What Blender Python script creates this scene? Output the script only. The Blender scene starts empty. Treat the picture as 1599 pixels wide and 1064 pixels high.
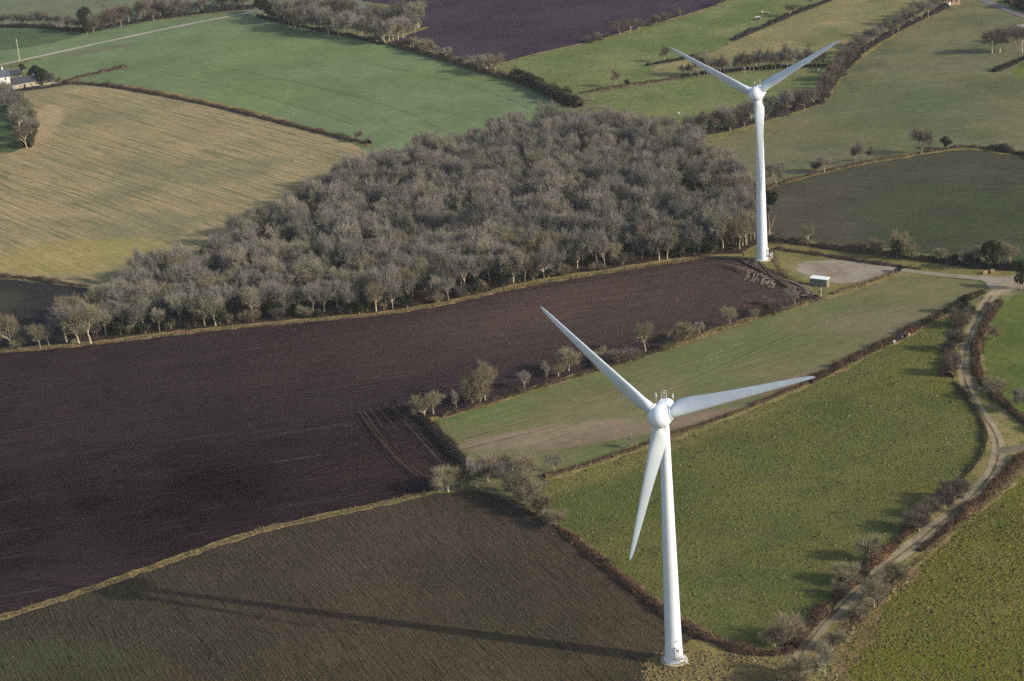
import bpy, math, random
import numpy as np
from mathutils import Matrix, Vector
from mathutils.geometry import tessellate_polygon
C = bpy.context.scene.collection
sc = bpy.context.scene
rng = np.random.default_rng(7)
# ------------------------------------------------------------------ camera
W, H = 1599.0, 1064.0
FOC, PIT, ROL, CH = 2955.3, 0.3678, -0.0724, 236.26
FW = np.array([0, math.cos(PIT), -math.sin(PIT)]); R0 = np.array([1.0, 0, 0]); U0 = np.cross(R0, FW)
RR = math.cos(ROL)*R0 + math.sin(ROL)*U0
UU = -math.sin(ROL)*R0 + math.cos(ROL)*U0
cam = bpy.data.cameras.new("camera"); camo = bpy.data.objects.new("camera", cam); C.objects.link(camo)
m = Matrix.Identity(4)
for i in range(3):
    m[i][0] = RR[i]; m[i][1] = UU[i]; m[i][2] = -FW[i]
m[2][3] = CH
camo.matrix_world = m
cam.sensor_width = 36; cam.lens = FOC/W*36; cam.clip_start = 1; cam.clip_end = 20000
sc.camera = camo
# ------------------------------------------------------------------ light
SUN_AZ, SUN_EL = math.radians(112.5), math.radians(23.3)
wd = bpy.data.worlds.new("World"); sc.world = wd; wd.use_nodes = True
wn = wd.node_tree.nodes; wl = wd.node_tree.links; bg = wn["Background"]
sky = wn.new("ShaderNodeTexSky"); sky.sky_type = 'NISHITA'; sky.sun_disc = False
sky.sun_elevation = SUN_EL; sky.sun_rotation = SUN_AZ; sky.dust_density = 1.5
wl.new(sky.outputs[0], bg.inputs[0]); bg.inputs[1].default_value = 0.15
sl = bpy.data.lights.new("sun", 'SUN'); sl.energy = 3.7; sl.angle = math.radians(0.7); sl.color = (1.0, 0.955, 0.88)
so = bpy.data.objects.new("sun", sl); C.objects.link(so)
sd = Vector((math.sin(SUN_AZ)*math.cos(SUN_EL), math.cos(SUN_AZ)*math.cos(SUN_EL), math.sin(SUN_EL)))
so.rotation_euler = sd.to_track_quat('Z', 'Y').to_euler(); so.location = (300, -100, 500)
sc.view_settings.view_transform = 'Standard'; sc.view_settings.look = 'None'
sc.view_settings.exposure = 0.3; sc.view_settings.gamma = 1.0; sc.view_settings.use_curve_mapping = False
sc.render.engine = 'CYCLES'
sc.cycles.max_bounces = 4; sc.cycles.diffuse_bounces = 2; sc.cycles.glossy_bounces = 1; sc.cycles.volume_bounces = 0
sc.cycles.use_denoising = False; sc.cycles.denoiser = 'OPENIMAGEDENOISE'; sc.cycles.denoising_input_passes = 'RGB_ALBEDO_NORMAL'; sc.cycles.denoising_prefilter = 'ACCURATE'
HAZE = 0.000034

# ------------------------------------------------------------------ helpers
def P(x, y, z=0.0):
    "a spot in the photograph, read off as a spot on the ground"
    d = FW*FOC + RR*(x-W/2) - UU*(y-H/2)
    t = (z-CH)/d[2]
    return np.array([d[0]*t, d[1]*t, z])
def ppm(x, y):
    "photograph pixels per upright metre at that spot"
    p = P(x, y); d = math.hypot(p[0], p[1]); D = math.hypot(d, CH)
    return FOC/D * d/D
def Ps(l): return np.array([P(*q)[:2] for q in l])
def tag(o, label=None, cat=None, group=None, kind=None):
    if label: o['label'] = label
    if cat: o['category'] = cat
    if group: o['group'] = group
    if kind: o['kind'] = kind
    return o
def empty(name, loc, rz=0.0):
    o = bpy.data.objects.new(name, None); C.objects.link(o); o.location = loc; o.rotation_euler = (0, 0, rz)
    o.empty_display_size = 0.5
    return o
def mesh(name, V, F, mats, smooth=False, mi=None):
    me = bpy.data.meshes.new(name)
    me.from_pydata([tuple(map(float, v)) for v in V], [], [tuple(map(int, f)) for f in F])
    for mt in (mats if isinstance(mats, (list, tuple)) else [mats]): me.materials.append(mt)
    if smooth: me.polygons.foreach_set('use_smooth', [True]*len(me.polygons))
    if mi is not None: me.polygons.foreach_set('material_index', list(map(int, mi)))
    me.update()
    return me
def tri_mesh(name, V, mats, mi=None):
    "V: (n,3,3) loose triangles, fast"
    n = len(V); me = bpy.data.meshes.new(name)
    me.vertices.add(n*3); me.vertices.foreach_set('co', np.ascontiguousarray(V, dtype=np.float32).ravel())
    me.loops.add(n*3); me.loops.foreach_set('vertex_index', np.arange(n*3, dtype=np.int32))
    me.polygons.add(n); me.polygons.foreach_set('loop_start', np.arange(0, n*3, 3, dtype=np.int32))
    for mt in (mats if isinstance(mats, (list, tuple)) else [mats]): me.materials.append(mt)
    if mi is not None: me.polygons.foreach_set('material_index', np.asarray(mi, dtype=np.int32))
    me.update(); me.validate()
    return me
def link(name, me, parent=None):
    o = bpy.data.objects.new(name, me); C.objects.link(o)
    if parent is not None: o.parent = parent
    return o
class MB:
    def __init__(s): s.V = []; s.F = []
    def add(s, V, F):
        k = len(s.V); s.V += [tuple(v) for v in V]; s.F += [tuple(i+k for i in f) for f in F]
    def box(s, c, sz, rz=0.0):
        x, y, z = [a/2 for a in sz]; ca, sa = math.cos(rz), math.sin(rz); V = []
        for dz in (-z, z):
            for dx, dy in ((-x, -y), (x, -y), (x, y), (-x, y)):
                V.append((c[0]+dx*ca-dy*sa, c[1]+dx*sa+dy*ca, c[2]+dz))
        s.add(V, [(3, 2, 1, 0), (4, 5, 6, 7), (0, 1, 5, 4), (1, 2, 6, 5), (2, 3, 7, 6), (3, 0, 4, 7)])
    def tube(s, p0, p1, r0, r1, n=6, cap=True):
        p0 = np.array(p0, float); p1 = np.array(p1, float); d = p1-p0; L = np.linalg.norm(d); d /= max(L, 1e-9)
        a = np.cross(d, [0, 0, 1.0]) if abs(d[2]) < .95 else np.cross(d, [1.0, 0, 0]); a /= np.linalg.norm(a); b = np.cross(d, a)
        V = []
        for p, r in ((p0, r0), (p1, r1)):
            for i in range(n):
                t = 2*math.pi*i/n; V.append(p + r*(math.cos(t)*a+math.sin(t)*b))
        F = [(i, (i+1) % n, n+(i+1) % n, n+i) for i in range(n)]
        F = [f[::-1] for f in F]
        if cap: F += [tuple(range(n)), tuple(range(2*n-1, n-1, -1))]
        s.add(V, F)
    def lathe(s, prof, n=40, c=(0, 0, 0)):
        V = []; F = []
        for r, z in prof:
            for i in range(n):
                t = 2*math.pi*i/n; V.append((c[0]+r*math.cos(t), c[1]+r*math.sin(t), c[2]+z))
        for j in range(len(prof)-1):
            for i in range(n):
                F.append((j*n+i, j*n+(i+1) % n, (j+1)*n+(i+1) % n, (j+1)*n+i))
        F.append(tuple(range(n))[::-1]); F.append(tuple(range((len(prof)-1)*n, len(prof)*n)))
        s.add(V, F)
    def build(s, name, mat, parent=None, smooth=False):
        me = mesh(name, s.V, s.F, mat, smooth)
        if smooth:
            try: me.set_sharp_from_angle(angle=math.radians(40))
            except Exception: pass
        return link(name, me, parent)
def chaikin(p, closed=False, n=2):
    p = np.array(p, float)
    for _ in range(n):
        if closed: q = np.roll(p, -1, 0); p = np.stack([.75*p+.25*q, .25*p+.75*q], 1).reshape(-1, p.shape[1])
        else:
            a, b = p[:-1], p[1:]; q = np.stack([.75*a+.25*b, .25*a+.75*b], 1).reshape(-1, p.shape[1])
            p = np.vstack([p[:1], q[1:-1], p[-1:]])
    return p
def resample(p, step):
    d = np.r_[0, np.cumsum(np.linalg.norm(np.diff(p, axis=0), axis=1))]
    n = max(2, int(d[-1]/step)+1); t = np.linspace(0, d[-1], n)
    return np.stack([np.interp(t, d, p[:, k]) for k in range(p.shape[1])], 1), t
def normals2(p):
    t = np.gradient(p, axis=0); t /= np.maximum(np.linalg.norm(t, axis=1, keepdims=True), 1e-9)
    return t, np.stack([-t[:, 1], t[:, 0]], 1)
def sn(t, s, seed):
    r = np.random.default_rng(seed); k = int(max(t.max()/s, 1))+3; v = r.normal(0, 1, k)
    return np.interp(t/s, np.arange(k), v)

# ------------------------------------------------------------------ colour and materials
def lin(c): return tuple((v/255/12.92 if v/255 <= .04045 else ((v/255+.055)/1.055)**2.4) for v in c)
LIT = 0.96
def A(r, g, b, k=1.0):
    "sRGB of a sunlit flat surface -> albedo"
    return tuple(min(.85, max(.004, v*k*w/LIT)) for v, w in zip(lin((r, g, b)), (1.06, .97, .84)))
class NT:
    def __init__(s, name, rough=1.0, spec=0.0):
        s.m = bpy.data.materials.new(name); s.m.use_nodes = True; s.t = s.m.node_tree
        s.b = s.t.nodes["Principled BSDF"]; s.b.inputs['Roughness'].default_value = rough
        s.b.inputs['Specular IOR Level'].default_value = spec
    def n(s, ty, **k):
        nd = s.t.nodes.new(ty)
        for a, v in k.items(): setattr(nd, a, v)
        return nd
    def l(s, a, b): s.t.links.new(a, b)
    def val(s, sock, v):
        if isinstance(v, (int, float)): sock.default_value = v
        elif isinstance(v, tuple): sock.default_value = (*v, 1.0) if len(v) == 3 else v
        else: s.l(v, sock)
    def math(s, op, a, b=0.0, c=None, clamp=False):
        nd = s.n("ShaderNodeMath", operation=op, use_clamp=clamp); s.val(nd.inputs[0], a); s.val(nd.inputs[1], b)
        if c is not None: s.val(nd.inputs[2], c)
        return nd.outputs[0]
    def mix(s, f, a, b):
        nd = s.n("ShaderNodeMix", data_type='RGBA'); s.val(nd.inputs[0], f); s.val(nd.inputs[6], a); s.val(nd.inputs[7], b)
        return nd.outputs[2]
    def co(s):
        if not hasattr(s, '_c'): s._c = s.n("ShaderNodeTexCoord").outputs['Object']
        return s._c
    def mapped(s, rz=0.0, sx=1.0, sy=1.0, off=(0, 0, 0)):
        # rotate so x runs along direction rz, then scale
        r = s.n("ShaderNodeVectorRotate", rotation_type='Z_AXIS'); s.l(s.co(), r.inputs['Vector']); r.inputs['Angle'].default_value = -rz
        mp = s.n("ShaderNodeMapping"); s.l(r.outputs[0], mp.inputs[0]); mp.inputs['Scale'].default_value = (sx, sy, 1); mp.inputs['Location'].default_value = off
        return mp.outputs[0]
    def noise(s, vec, scale=1.0, detail=2.0, rough=.55, dist=0.0):
        nd = s.n("ShaderNodeTexNoise"); s.l(vec, nd.inputs['Vector']); nd.inputs['Scale'].default_value = scale
        nd.inputs['Detail'].default_value = detail; nd.inputs['Roughness'].default_value = rough; nd.inputs['Distortion'].default_value = dist
        return nd.outputs[0]
    def ramp(s, f, lo, hi, to0=0.0, to1=1.0, smooth=True):
        nd = s.n("ShaderNodeMapRange", interpolation_type='SMOOTHSTEP' if smooth else 'LINEAR'); s.val(nd.inputs[0], f)
        nd.inputs[1].default_value = lo; nd.inputs[2].default_value = hi; nd.inputs[3].default_value = to0; nd.inputs[4].default_value = to1
        return nd.outputs[0]
    def bump(s, h, strength=.5, dist=.2):
        nd = s.n("ShaderNodeBump"); s.val(nd.inputs['Height'], h); nd.inputs['Strength'].default_value = strength; nd.inputs['Distance'].default_value = dist
        s.l(nd.outputs[0], s.b.inputs['Normal'])
def direc(a, b):
    p, q = P(*a), P(*b); return math.atan2(q[1]-p[1], q[0]-p[0])
def field_mat(name, base, layers, bump=None, k=1.0):
    """layers: (color, strength, kind, lo, hi, args)
       kind n: noise(scale, detail) ; s: streak(rz, across, along) ; w: rows(rz, spacing, wobble) ; b: patch(px, py, rx m, ry m, rz)"""
    N = NT(name); col = A(*base, k); i = 0; iso = None
    for L in layers:
        c, st, kd, lo, hi, ar = L; i += 1
        if kd == 'n': f = N.noise(N.mapped(0, 1, 1, (i*13.1, i*7.7, i)), ar[0], ar[1] if len(ar) > 1 else 3, .6)
        elif kd == 's': f = N.noise(N.mapped(ar[0], 1/ar[2], 1/ar[1], (i*11.3, i*5.1, 0)), 1.0, ar[3] if len(ar) > 3 else 4, .62)
        elif kd == 'w':
            wob = N.noise(N.mapped(ar[0], .01, .02, (i, i, 0)), 1.0, 1)
            sep = N.n("ShaderNodeSeparateXYZ"); N.l(N.mapped(ar[0], 1, 1), sep.inputs[0])
            ph = N.math('ADD', N.math('MULTIPLY', sep.outputs[1], 2*math.pi/ar[1]), N.math('MULTIPLY', wob, ar[2]))
            brk = N.noise(N.mapped(ar[0], 1/25, 1/6, (i, 2*i, 0)), 1.0, 3)
            f = N.math('MULTIPLY', N.math('MULTIPLY_ADD', N.math('SINE', ph), .5, .5), N.ramp(brk, .35, .62))
        elif kd == 'b':
            p = P(ar[0], ar[1]); r = N.n("ShaderNodeVectorRotate", rotation_type='Z_AXIS'); N.l(N.co(), r.inputs['Vector'])
            r.inputs['Center'].default_value = (p[0], p[1], 0); r.inputs['Angle'].default_value = -ar[4]
            mp = N.n("ShaderNodeMapping"); N.l(r.outputs[0], mp.inputs[0]); mp.inputs['Location'].default_value = (-p[0]/ar[2], -p[1]/ar[3], 0)
            mp.inputs['Scale'].default_value = (1/ar[2], 1/ar[3], 0)
            ln = N.n("ShaderNodeVectorMath", operation='LENGTH'); N.l(mp.outputs[0], ln.inputs[0])
            nz = N.noise(N.mapped(ar[4], .05, .12, (i, i, i)), 1.0, 4)
            f = N.math('SUBTRACT', 1.0, N.math('ADD', N.math('MULTIPLY', ln.outputs['Value'], .7), N.math('MULTIPLY', nz, .34)))
        fac = N.math('MULTIPLY', N.ramp(f, lo, hi), st)
        col = N.mix(fac, col, A(*c, k))
    # uneven growth and wear everywhere
    v = N.math('ADD', N.ramp(N.noise(N.mapped(0, 1, 1, (3, 5, 0)), .22, 7, .78), .3, .7, -.17, .17, False), N.ramp(N.noise(N.mapped(0, 1, 1, (31, 15, 0)), .035, 4, .6), .35, .65, .91, 1.09, False))
    hs = N.n("ShaderNodeHueSaturation"); N.l(col, hs.inputs['Color']); N.l(v, hs.inputs['Value']); col = hs.outputs[0]
    N.val(N.b.inputs['Base Color'], col)
    if bump:
        h = N.noise(N.mapped(0, 1, 1), bump[0], 3, .65)
        if len(bump) > 3:
            st = N.noise(N.mapped(bump[3], 1/8., 1/bump[4]), 1.0, 2); h = N.math('ADD', h, N.math('MULTIPLY', st, bump[5]))
        N.bump(h, bump[1], bump[2])
    return N.m
def island_mat(name, cols, k=1.0, rough=1.0):
    "colour drawn per loose piece"
    N = NT(name, rough); g = N.n("ShaderNodeNewGeometry"); rp = N.n("ShaderNodeValToRGB"); N.l(g.outputs['Random Per Island'], rp.inputs[0])
    e = rp.color_ramp.elements; e[0].color = (*A(*cols[0], k), 1); e[-1].color = (*A(*cols[-1], k), 1)
    for i in range(1, len(cols)-1):
        x = e.new(i/(len(cols)-1)); x.color = (*A(*cols[i], k), 1)
    nz = N.noise(N.mapped(), .12, 2)
    N.val(N.b.inputs['Base Color'], N.mix(N.ramp(nz, .35, .7, 0, .35), rp.outputs[0], A(*cols[len(cols)//2], k*.75)))
    return N.m
def object_mat(name, cols, k=1.0, rough=1.0):
    "colour drawn per object, with a little per-piece variation"
    N = NT(name, rough); g = N.n("ShaderNodeObjectInfo"); rp = N.n("ShaderNodeValToRGB"); N.l(g.outputs['Random'], rp.inputs[0])
    e = rp.color_ramp.elements; e[0].color = (*A(*cols[0], k), 1); e[-1].color = (*A(*cols[-1], k), 1)
    for i in range(1, len(cols)-1):
        x = e.new(i/(len(cols)-1)); x.color = (*A(*cols[i], k), 1)
    gi = N.n("ShaderNodeNewGeometry"); v = N.ramp(gi.outputs['Random Per Island'], 0, 1, .72, 1.3, False)
    hs = N.n("ShaderNodeHueSaturation"); N.l(rp.outputs[0], hs.inputs['Color']); N.l(v, hs.inputs['Value'])
    N.l(hs.outputs[0], N.b.inputs['Base Color'])
    return N.m
def plain(name, rgb, rough=.8, spec=.3, var=.12, scale=.6, k=1.0):
    N = NT(name, rough, spec); c = A(*rgb, k); d = tuple(v*(1-var*2) for v in c)
    N.val(N.b.inputs['Base Color'], N.mix(N.ramp(N.noise(N.mapped(), scale, 4), .35, .7), c, d))
    return N.m

# ------------------------------------------------------------------ the ground and its fields
ZI = [0.0]
def nextz():
    ZI[0] += 0.0045; return ZI[0]
def sheet(name, pts, mat, z=None, smooth=1, world=False, jag=.55):
    p = np.array(pts, float) if world else Ps(pts)
    if smooth: p = chaikin(p, True, smooth)
    if jag:
        p, t = resample(np.vstack([p, p[:1]]), 1.6); p = p[:-1]; t = t[:-1]; _, nn = normals2(p); sd = len(pts)*13+int(abs(p[0][0]))
        p = p + nn*((sn(t, 5, sd)+.7*sn(t, 2, sd+1))*jag)[:, None]
    z = nextz() if z is None else z
    v3 = [Vector((q[0], q[1], 0)) for q in p]
    F = [f if (v3[f[1]]-v3[f[0]]).cross(v3[f[2]]-v3[f[0]]).z > 0 else f[::-1] for f in tessellate_polygon([v3])]
    o = link(name, mesh(name, [(q[0], q[1], z) for q in p], F, mat)); tag(o, kind='structure')
    return o
def ribbon(name, pts, w, mat, z=None, jag=.15, seed=1, parent=None, kind='structure', step=1.5, world=False, sm=2):
    p = np.array(pts, float) if world else Ps(pts)
    p = chaikin(p, False, sm); p, t = resample(p, step); tt, nn = normals2(p)
    ww = np.interp(np.linspace(0, 1, len(p)), np.linspace(0, 1, len(w)), w) if isinstance(w, (list, tuple)) else np.full(len(p), w)
    z = nextz() if z is None else z
    l = p + nn*(ww/2*(1+jag*sn(t, 3, seed)))[:, None]; r = p - nn*(ww/2*(1+jag*sn(t, 3, seed+9)))[:, None]
    V = [(a[0], a[1], z) for a in l]+[(a[0], a[1], z) for a in r]; n = len(p)
    F = [(n+i, n+i+1, i+1, i) for i in range(n-1)]
    o = link(name, mesh(name, V, F, mat), parent)
    if kind: tag(o, kind=kind)
    return o

d1 = direc((80, 724), (400, 674)); d2 = direc((550, 923), (625, 1003)); d3 = direc((700, 690), (1200, 540))
d13 = direc((400, 125), (650, 190)); d14 = direc((50, 298), (225, 363)); d7 = direc((1220, 330), (1560, 352)); d5 = direc((1330, 1040), (1500, 860))
GROUND = field_mat('rough_grass', (112, 112, 84), [((84, 92, 62), .8, 'n', .4, .6, (.05, 4)), ((140, 132, 100), .6, 'n', .5, .65, (.4, 4)), ((78, 72, 60), .6, 'n', .5, .7, (.13, 3))], (1.2, .6, .3))
VERGE = field_mat('verge_grass', (134, 126, 84), [((102, 106, 60), .8, 'n', .42, .6, (.12, 4)), ((150, 124, 100), .7, 'n', .5, .62, (.25, 3)), ((80, 78, 56), .7, 'n', .52, .66, (1.0, 3))], (1.5, .8, .3))
link('ground', mesh('ground', [(-4000, -1500, 0), (4000, -1500, 0), (4000, 6000, 0), (-4000, 6000, 0)], [(0, 1, 2, 3)], GROUND))['kind'] = 'structure'

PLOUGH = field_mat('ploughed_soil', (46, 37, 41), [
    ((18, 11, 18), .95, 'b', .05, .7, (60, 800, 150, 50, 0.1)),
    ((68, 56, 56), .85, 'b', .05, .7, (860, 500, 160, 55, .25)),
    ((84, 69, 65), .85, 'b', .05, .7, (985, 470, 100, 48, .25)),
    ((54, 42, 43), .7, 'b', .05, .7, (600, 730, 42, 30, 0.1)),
    ((34, 28, 33), .45, 's', .48, .68, (d1, 1.6, 60)), ((88, 74, 70), .30, 's', .56, .74, (d1, 1.0, 45)), ((84, 70, 68), .22, 's', .54, .72, (d1, 5, 90)),
    ((96, 82, 78), .55, 's', .63, .70, (d1, 1.1, 40, 3)), ((28, 22, 26), .4, 's', .60, .70, (d1, 2.2, 80, 3)), ((62, 52, 54), .35, 'n', .42, .62, (.018, 3)), ((100, 84, 76), .22, 'n', .56, .72, (1.3, 2)), ((28, 22, 26), .35, 'n', .55, .72, (1.1, 2))],
    (1.4, .9, .35, d1, .8, 1.2))
SPROUT = field_mat('sprouting_soil', (84, 72, 60), [
    ((64, 66, 56), .8, 'b', .1, .5, (120, 960, 62, 42, 0.0)), ((86, 74, 70), .7, 'b', .1, .5, (560, 850, 80, 28, 0.2)),
    ((76, 84, 56), .7, 'b', .12, .5, (30, 1060, 45, 25, 0.)), ((94, 86, 62), .5, 'b', .1, .6, (700, 1040, 80, 30, 0.)),
    ((52, 48, 42), .7, 's', .50, .66, (d2, .8, 10)), ((98, 92, 72), .55, 's', .54, .70, (d2, .7, 5)),
    ((58, 60, 50), .5, 'n', .42, .62, (.03, 4)), ((108, 100, 80), .45, 'n', .58, .74, (1.6, 2)), ((44, 40, 36), .6, 'n', .56, .7, (1.3, 2)),
    ((44, 42, 36), .5, 'w', .93, .99, (d2, 15.0, 4.0))],
    (1.6, 1.0, .35, d2, .8, 1.4), .80)
STRIP = field_mat('thin_green_crop', (110, 109, 78), [
    ((96, 108, 70), .8, 'n', .42, .6, (.022, 3)), ((134, 120, 104), .95, 'b', .12, .42, (860, 680, 36, 9, .15)), ((128, 112, 98), .9, 'b', .15, .45, (1010, 668, 50, 6, .28)), ((122, 106, 92), .8, 'b', .15, .45, (1200, 606, 45, 6, .42)),
    ((88, 110, 62), .6, 'b', .1, .45, (760, 645, 22, 10, .2)), ((92, 104, 62), .6, 'b', .1, .45, (1120, 560, 60, 14, .3)), ((120, 112, 96), .55, 'b', .1, .5, (1380, 500, 26, 20, .3)),
    ((124, 116, 94), .55, 's', .5, .68, (d3, 2.2, 60)), ((84, 92, 62), .5, 's', .52, .7, (d3, 1.4, 35)), ((134, 128, 104), .3, 'n', .58, .72, (1.2, 2)), ((80, 84, 58), .4, 'n', .55, .72, (1.0, 2))], (1.3, .5, .25))
GREEN = field_mat('pasture_grass', (92, 98, 54), [
    ((98, 98, 54), .75, 'n', .45, .62, (.025, 3)), ((72, 84, 46), .6, 'n', .45, .65, (.05, 3)), ((104, 100, 66), .4, 'n', .5, .66, (.3, 4)), ((104, 104, 52), .7, 'b', .1, .5, (1450, 580, 20, 30, 0.)), ((106, 98, 52), .7, 'b', .2, .5, (1480, 790, 14, 22, .6)),
    ((78, 92, 50), .7, 'b', .1, .5, (950, 790, 40, 16, .4)), ((116, 110, 66), .85, 'b', .0, .5, (930, 742, 34, 5, direc((900, 740), (1000, 706)))), ((112, 106, 62), .8, 'b', .0, .5, (1110, 672, 40, 5, direc((1040, 690), (1200, 632)))), ((122, 118, 78), .5, 'n', .58, .7, (.9, 3)), ((52, 60, 38), .75, 'n', .56, .68, (.8, 3)), ((90, 86, 66), .4, 'n', .5, .7, (.09, 4))], (1.1, .9, .4))
GREEN2 = field_mat('tussocky_grass', (98, 98, 46), [
    ((74, 88, 38), .8, 'n', .45, .62, (.04, 3)), ((112, 102, 64), .7, 'n', .5, .68, (.07, 4)), ((122, 112, 76), .7, 's', .52, .66, (d5, 1.2, 3.0)), ((60, 62, 30), .7, 's', .54, .68, (d5, 1.1, 2.6)),
    ((96, 104, 40), .8, 'n', .48, .66, (.02, 2)), ((92, 100, 36), .7, 'b', .0, .5, (1420, 1050, 30, 12, .3))], (1.1, 1.0, .45))
BRIGHT = field_mat('bright_pasture', (92, 103, 56), [((112, 116, 66), .7, 's', .48, .66, (direc((1540, 560), (1590, 500)), 2.5, 18)), ((76, 92, 48), .7, 'n', .45, .6, (.06, 3)), ((54, 66, 38), .4, 'n', .55, .7, (.9, 2))], (1.1, .5, .3))
DARKG = field_mat('dark_crop', (72, 73, 60), [
    ((80, 76, 68), .7, 'b', .1, .5, (1290, 330, 60, 40, 0.)), ((62, 74, 52), .7, 'b', .1, .5, (1480, 330, 50, 60, 0.)), ((60, 84, 52), .6, 'b', .2, .5, (1590, 400, 12, 14, 0.)),
    ((62, 62, 52), .55, 's', .48, .66, (d7, 1.6, 40)), ((84, 86, 72), .3, 's', .5, .7, (d7, 3, 30)), ((88, 90, 72), .4, 'n', .5, .7, (.5, 4))], (1.2, .4, .25))
OLIVE = field_mat('olive_pasture', (108, 108, 84), [
    ((112, 110, 80), .7, 'n', .45, .62, (.012, 4)), ((80, 92, 66), .6, 'n', .45, .62, (.02, 3)), ((116, 112, 82), .6, 'b', .1, .5, (1210, 205, 90, 30, 0.)), ((82, 96, 68), .6, 'b', .1, .5, (1400, 170, 50, 90, 0.)),
    ((124, 118, 92), .28, 's', .5, .7, (direc((1200, 225), (1350, 205)), 5, 30)), ((78, 82, 60), .22, 's', .54, .7, (direc((1300, 160), (1330, 110)), 4, 22)), ((66, 74, 52), .45, 'n', .55, .72, (.35, 3))], (.9, .5, .35))
PAST2 = field_mat('rough_pasture', (106, 116, 76), [
    ((122, 124, 86), .7, 'n', .46, .62, (.03, 4)), ((86, 104, 60), .6, 'n', .46, .64, (.018, 3)), ((70, 84, 52), .7, 'n', .55, .68, (.45, 3)), ((132, 130, 92), .5, 'n', .56, .7, (.6, 3))], (.7, .8, .5))
TAN = field_mat('dry_grass', (126, 122, 88), [((150, 136, 98), .7, 'n', .48, .64, (.03, 4)), ((98, 108, 70), .7, 'n', .5, .64, (.022, 3)), ((92, 92, 64), .5, 'n', .54, .7, (.35, 4))], (.8, .8, .5))
PLUM = field_mat('dark_plough', (64, 56, 68), [((54, 47, 60), .8, 'n', .4, .6, (.015, 4)), ((76, 66, 74), .5, 's', .54, .7, (direc((700, 40), (900, 30)), 3, 60)), ((46, 40, 50), .4, 'n', .55, .7, (.6, 3))], (.8, .6, .4))
WHEAT = field_mat('winter_wheat', (106, 123, 92), [
    ((110, 130, 82), .7, 'n', .45, .64, (.012, 3)), ((94, 114, 80), .7, 'n', .45, .62, (.018, 3)), ((86, 106, 74), .45, 's', .50, .68, (d13, 2.2, 70)), ((112, 124, 86), .4, 's', .52, .7, (d13, 3.0, 60)),
    ((104, 102, 84), .7, 'b', .25, .5, (150, 78, 40, 10, .35)), ((80, 100, 68), .3, 'w', .95, .995, (d13, 22.0, 3.0)), ((82, 106, 66), .25, 'n', .55, .7, (.6, 3))], (.8, .35, .2))
STUB = field_mat('stubble', (148, 134, 104), [
    ((110, 110, 82), .95, 's', .47, .60, (d14, 2.0, 60, 6)), ((98, 98, 74), .5, 's', .56, .66, (d14, 1.1, 80, 4)), ((176, 158, 122), .5, 's', .56, .68, (d14, .9, 60, 4)), ((172, 152, 114), .6, 's', .50, .66, (d14, 1.7, 30, 6)), ((104, 110, 88), .5, 'n', .48, .64, (.015, 3)), ((154, 142, 86), .6, 'b', .1, .5, (120, 400, 50, 30, 0.)),
    ((164, 146, 116), .85, 'b', .18, .4, (55, 200, 16, 60, 0.)), ((92, 94, 70), .6, 'n', .55, .7, (.55, 3)), ((176, 160, 124), .4, 'n', .56, .7, (.8, 3)), ((112, 108, 84), .5, 's', .55, .64, (d14, 1.2, 70))], (1.0, .6, .3))
MUTED = field_mat('muted_pasture', (104, 112, 92), [((94, 104, 84), .7, 'n', .45, .6, (.012, 3)), ((112, 116, 96), .4, 'n', .5, .7, (.3, 3))], (.8, .3, .3))
DARKS = field_mat('dark_headland', (50, 48, 50), [((62, 60, 58), .6, 's', .48, .66, (direc((0, 480), (110, 478)), 2, 30)), ((42, 42, 42), .5, 'n', .5, .7, (.5, 3)), ((70, 72, 58), .6, 'b', .15, .5, (5, 470, 10, 18, 0.))], (1.2, .4, .3))
FLOOR = field_mat('leaf_litter', (66, 56, 46), [((46, 44, 36), .7, 'n', .45, .6, (.15, 3)), ((86, 72, 56), .5, 'n', .5, .7, (.5, 3))], (1.5, .8, .4))
GRAVEL = field_mat('gravel', (146, 138, 128), [((128, 118, 104), .7, 'n', .42, .62, (.08, 4)), ((160, 152, 142), .5, 'n', .5, .7, (.3, 4)), ((116, 108, 96), .4, 'n', .55, .7, (1.6, 2))], (2.0, .4, .1))
LANE = field_mat('lane_stone', (152, 140, 118), [((122, 116, 102), .7, 'n', .42, .62, (.12, 4)), ((166, 154, 132), .5, 'n', .5, .7, (.35, 4)), ((104, 92, 72), .35, 'n', .55, .7, (1.6, 2))], (2.0, .4, .1))
LANEG = field_mat('lane_middle', (104, 96, 72), [((98, 98, 66), .7, 'n', .45, .6, (.3, 4)), ((142, 132, 112), .5, 'n', .5, .7, (.8, 4))], (2.0, .5, .15))
TARMAC = field_mat('farm_road', (164, 160, 152), [((146, 142, 134), .6, 'n', .45, .62, (.05, 4)), ((176, 172, 164), .4, 'n', .5, .7, (.5, 4))], None)
ROADG = field_mat('grey_road', (116, 114, 116), [((104, 102, 104), .6, 'n', .45, .62, (.1, 4))], None)
BASEG = field_mat('base_grass', (118, 110, 68), [((134, 122, 76), .7, 'n', .45, .62, (.12, 4)), ((96, 92, 56), .7, 'n', .48, .64, (.22, 4)), ((112, 92, 72), .6, 'n', .5, .68, (.5, 4)), ((80, 74, 52), .6, 'n', .54, .7, (1.4, 3))], (1.5, .9, .3))

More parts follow.
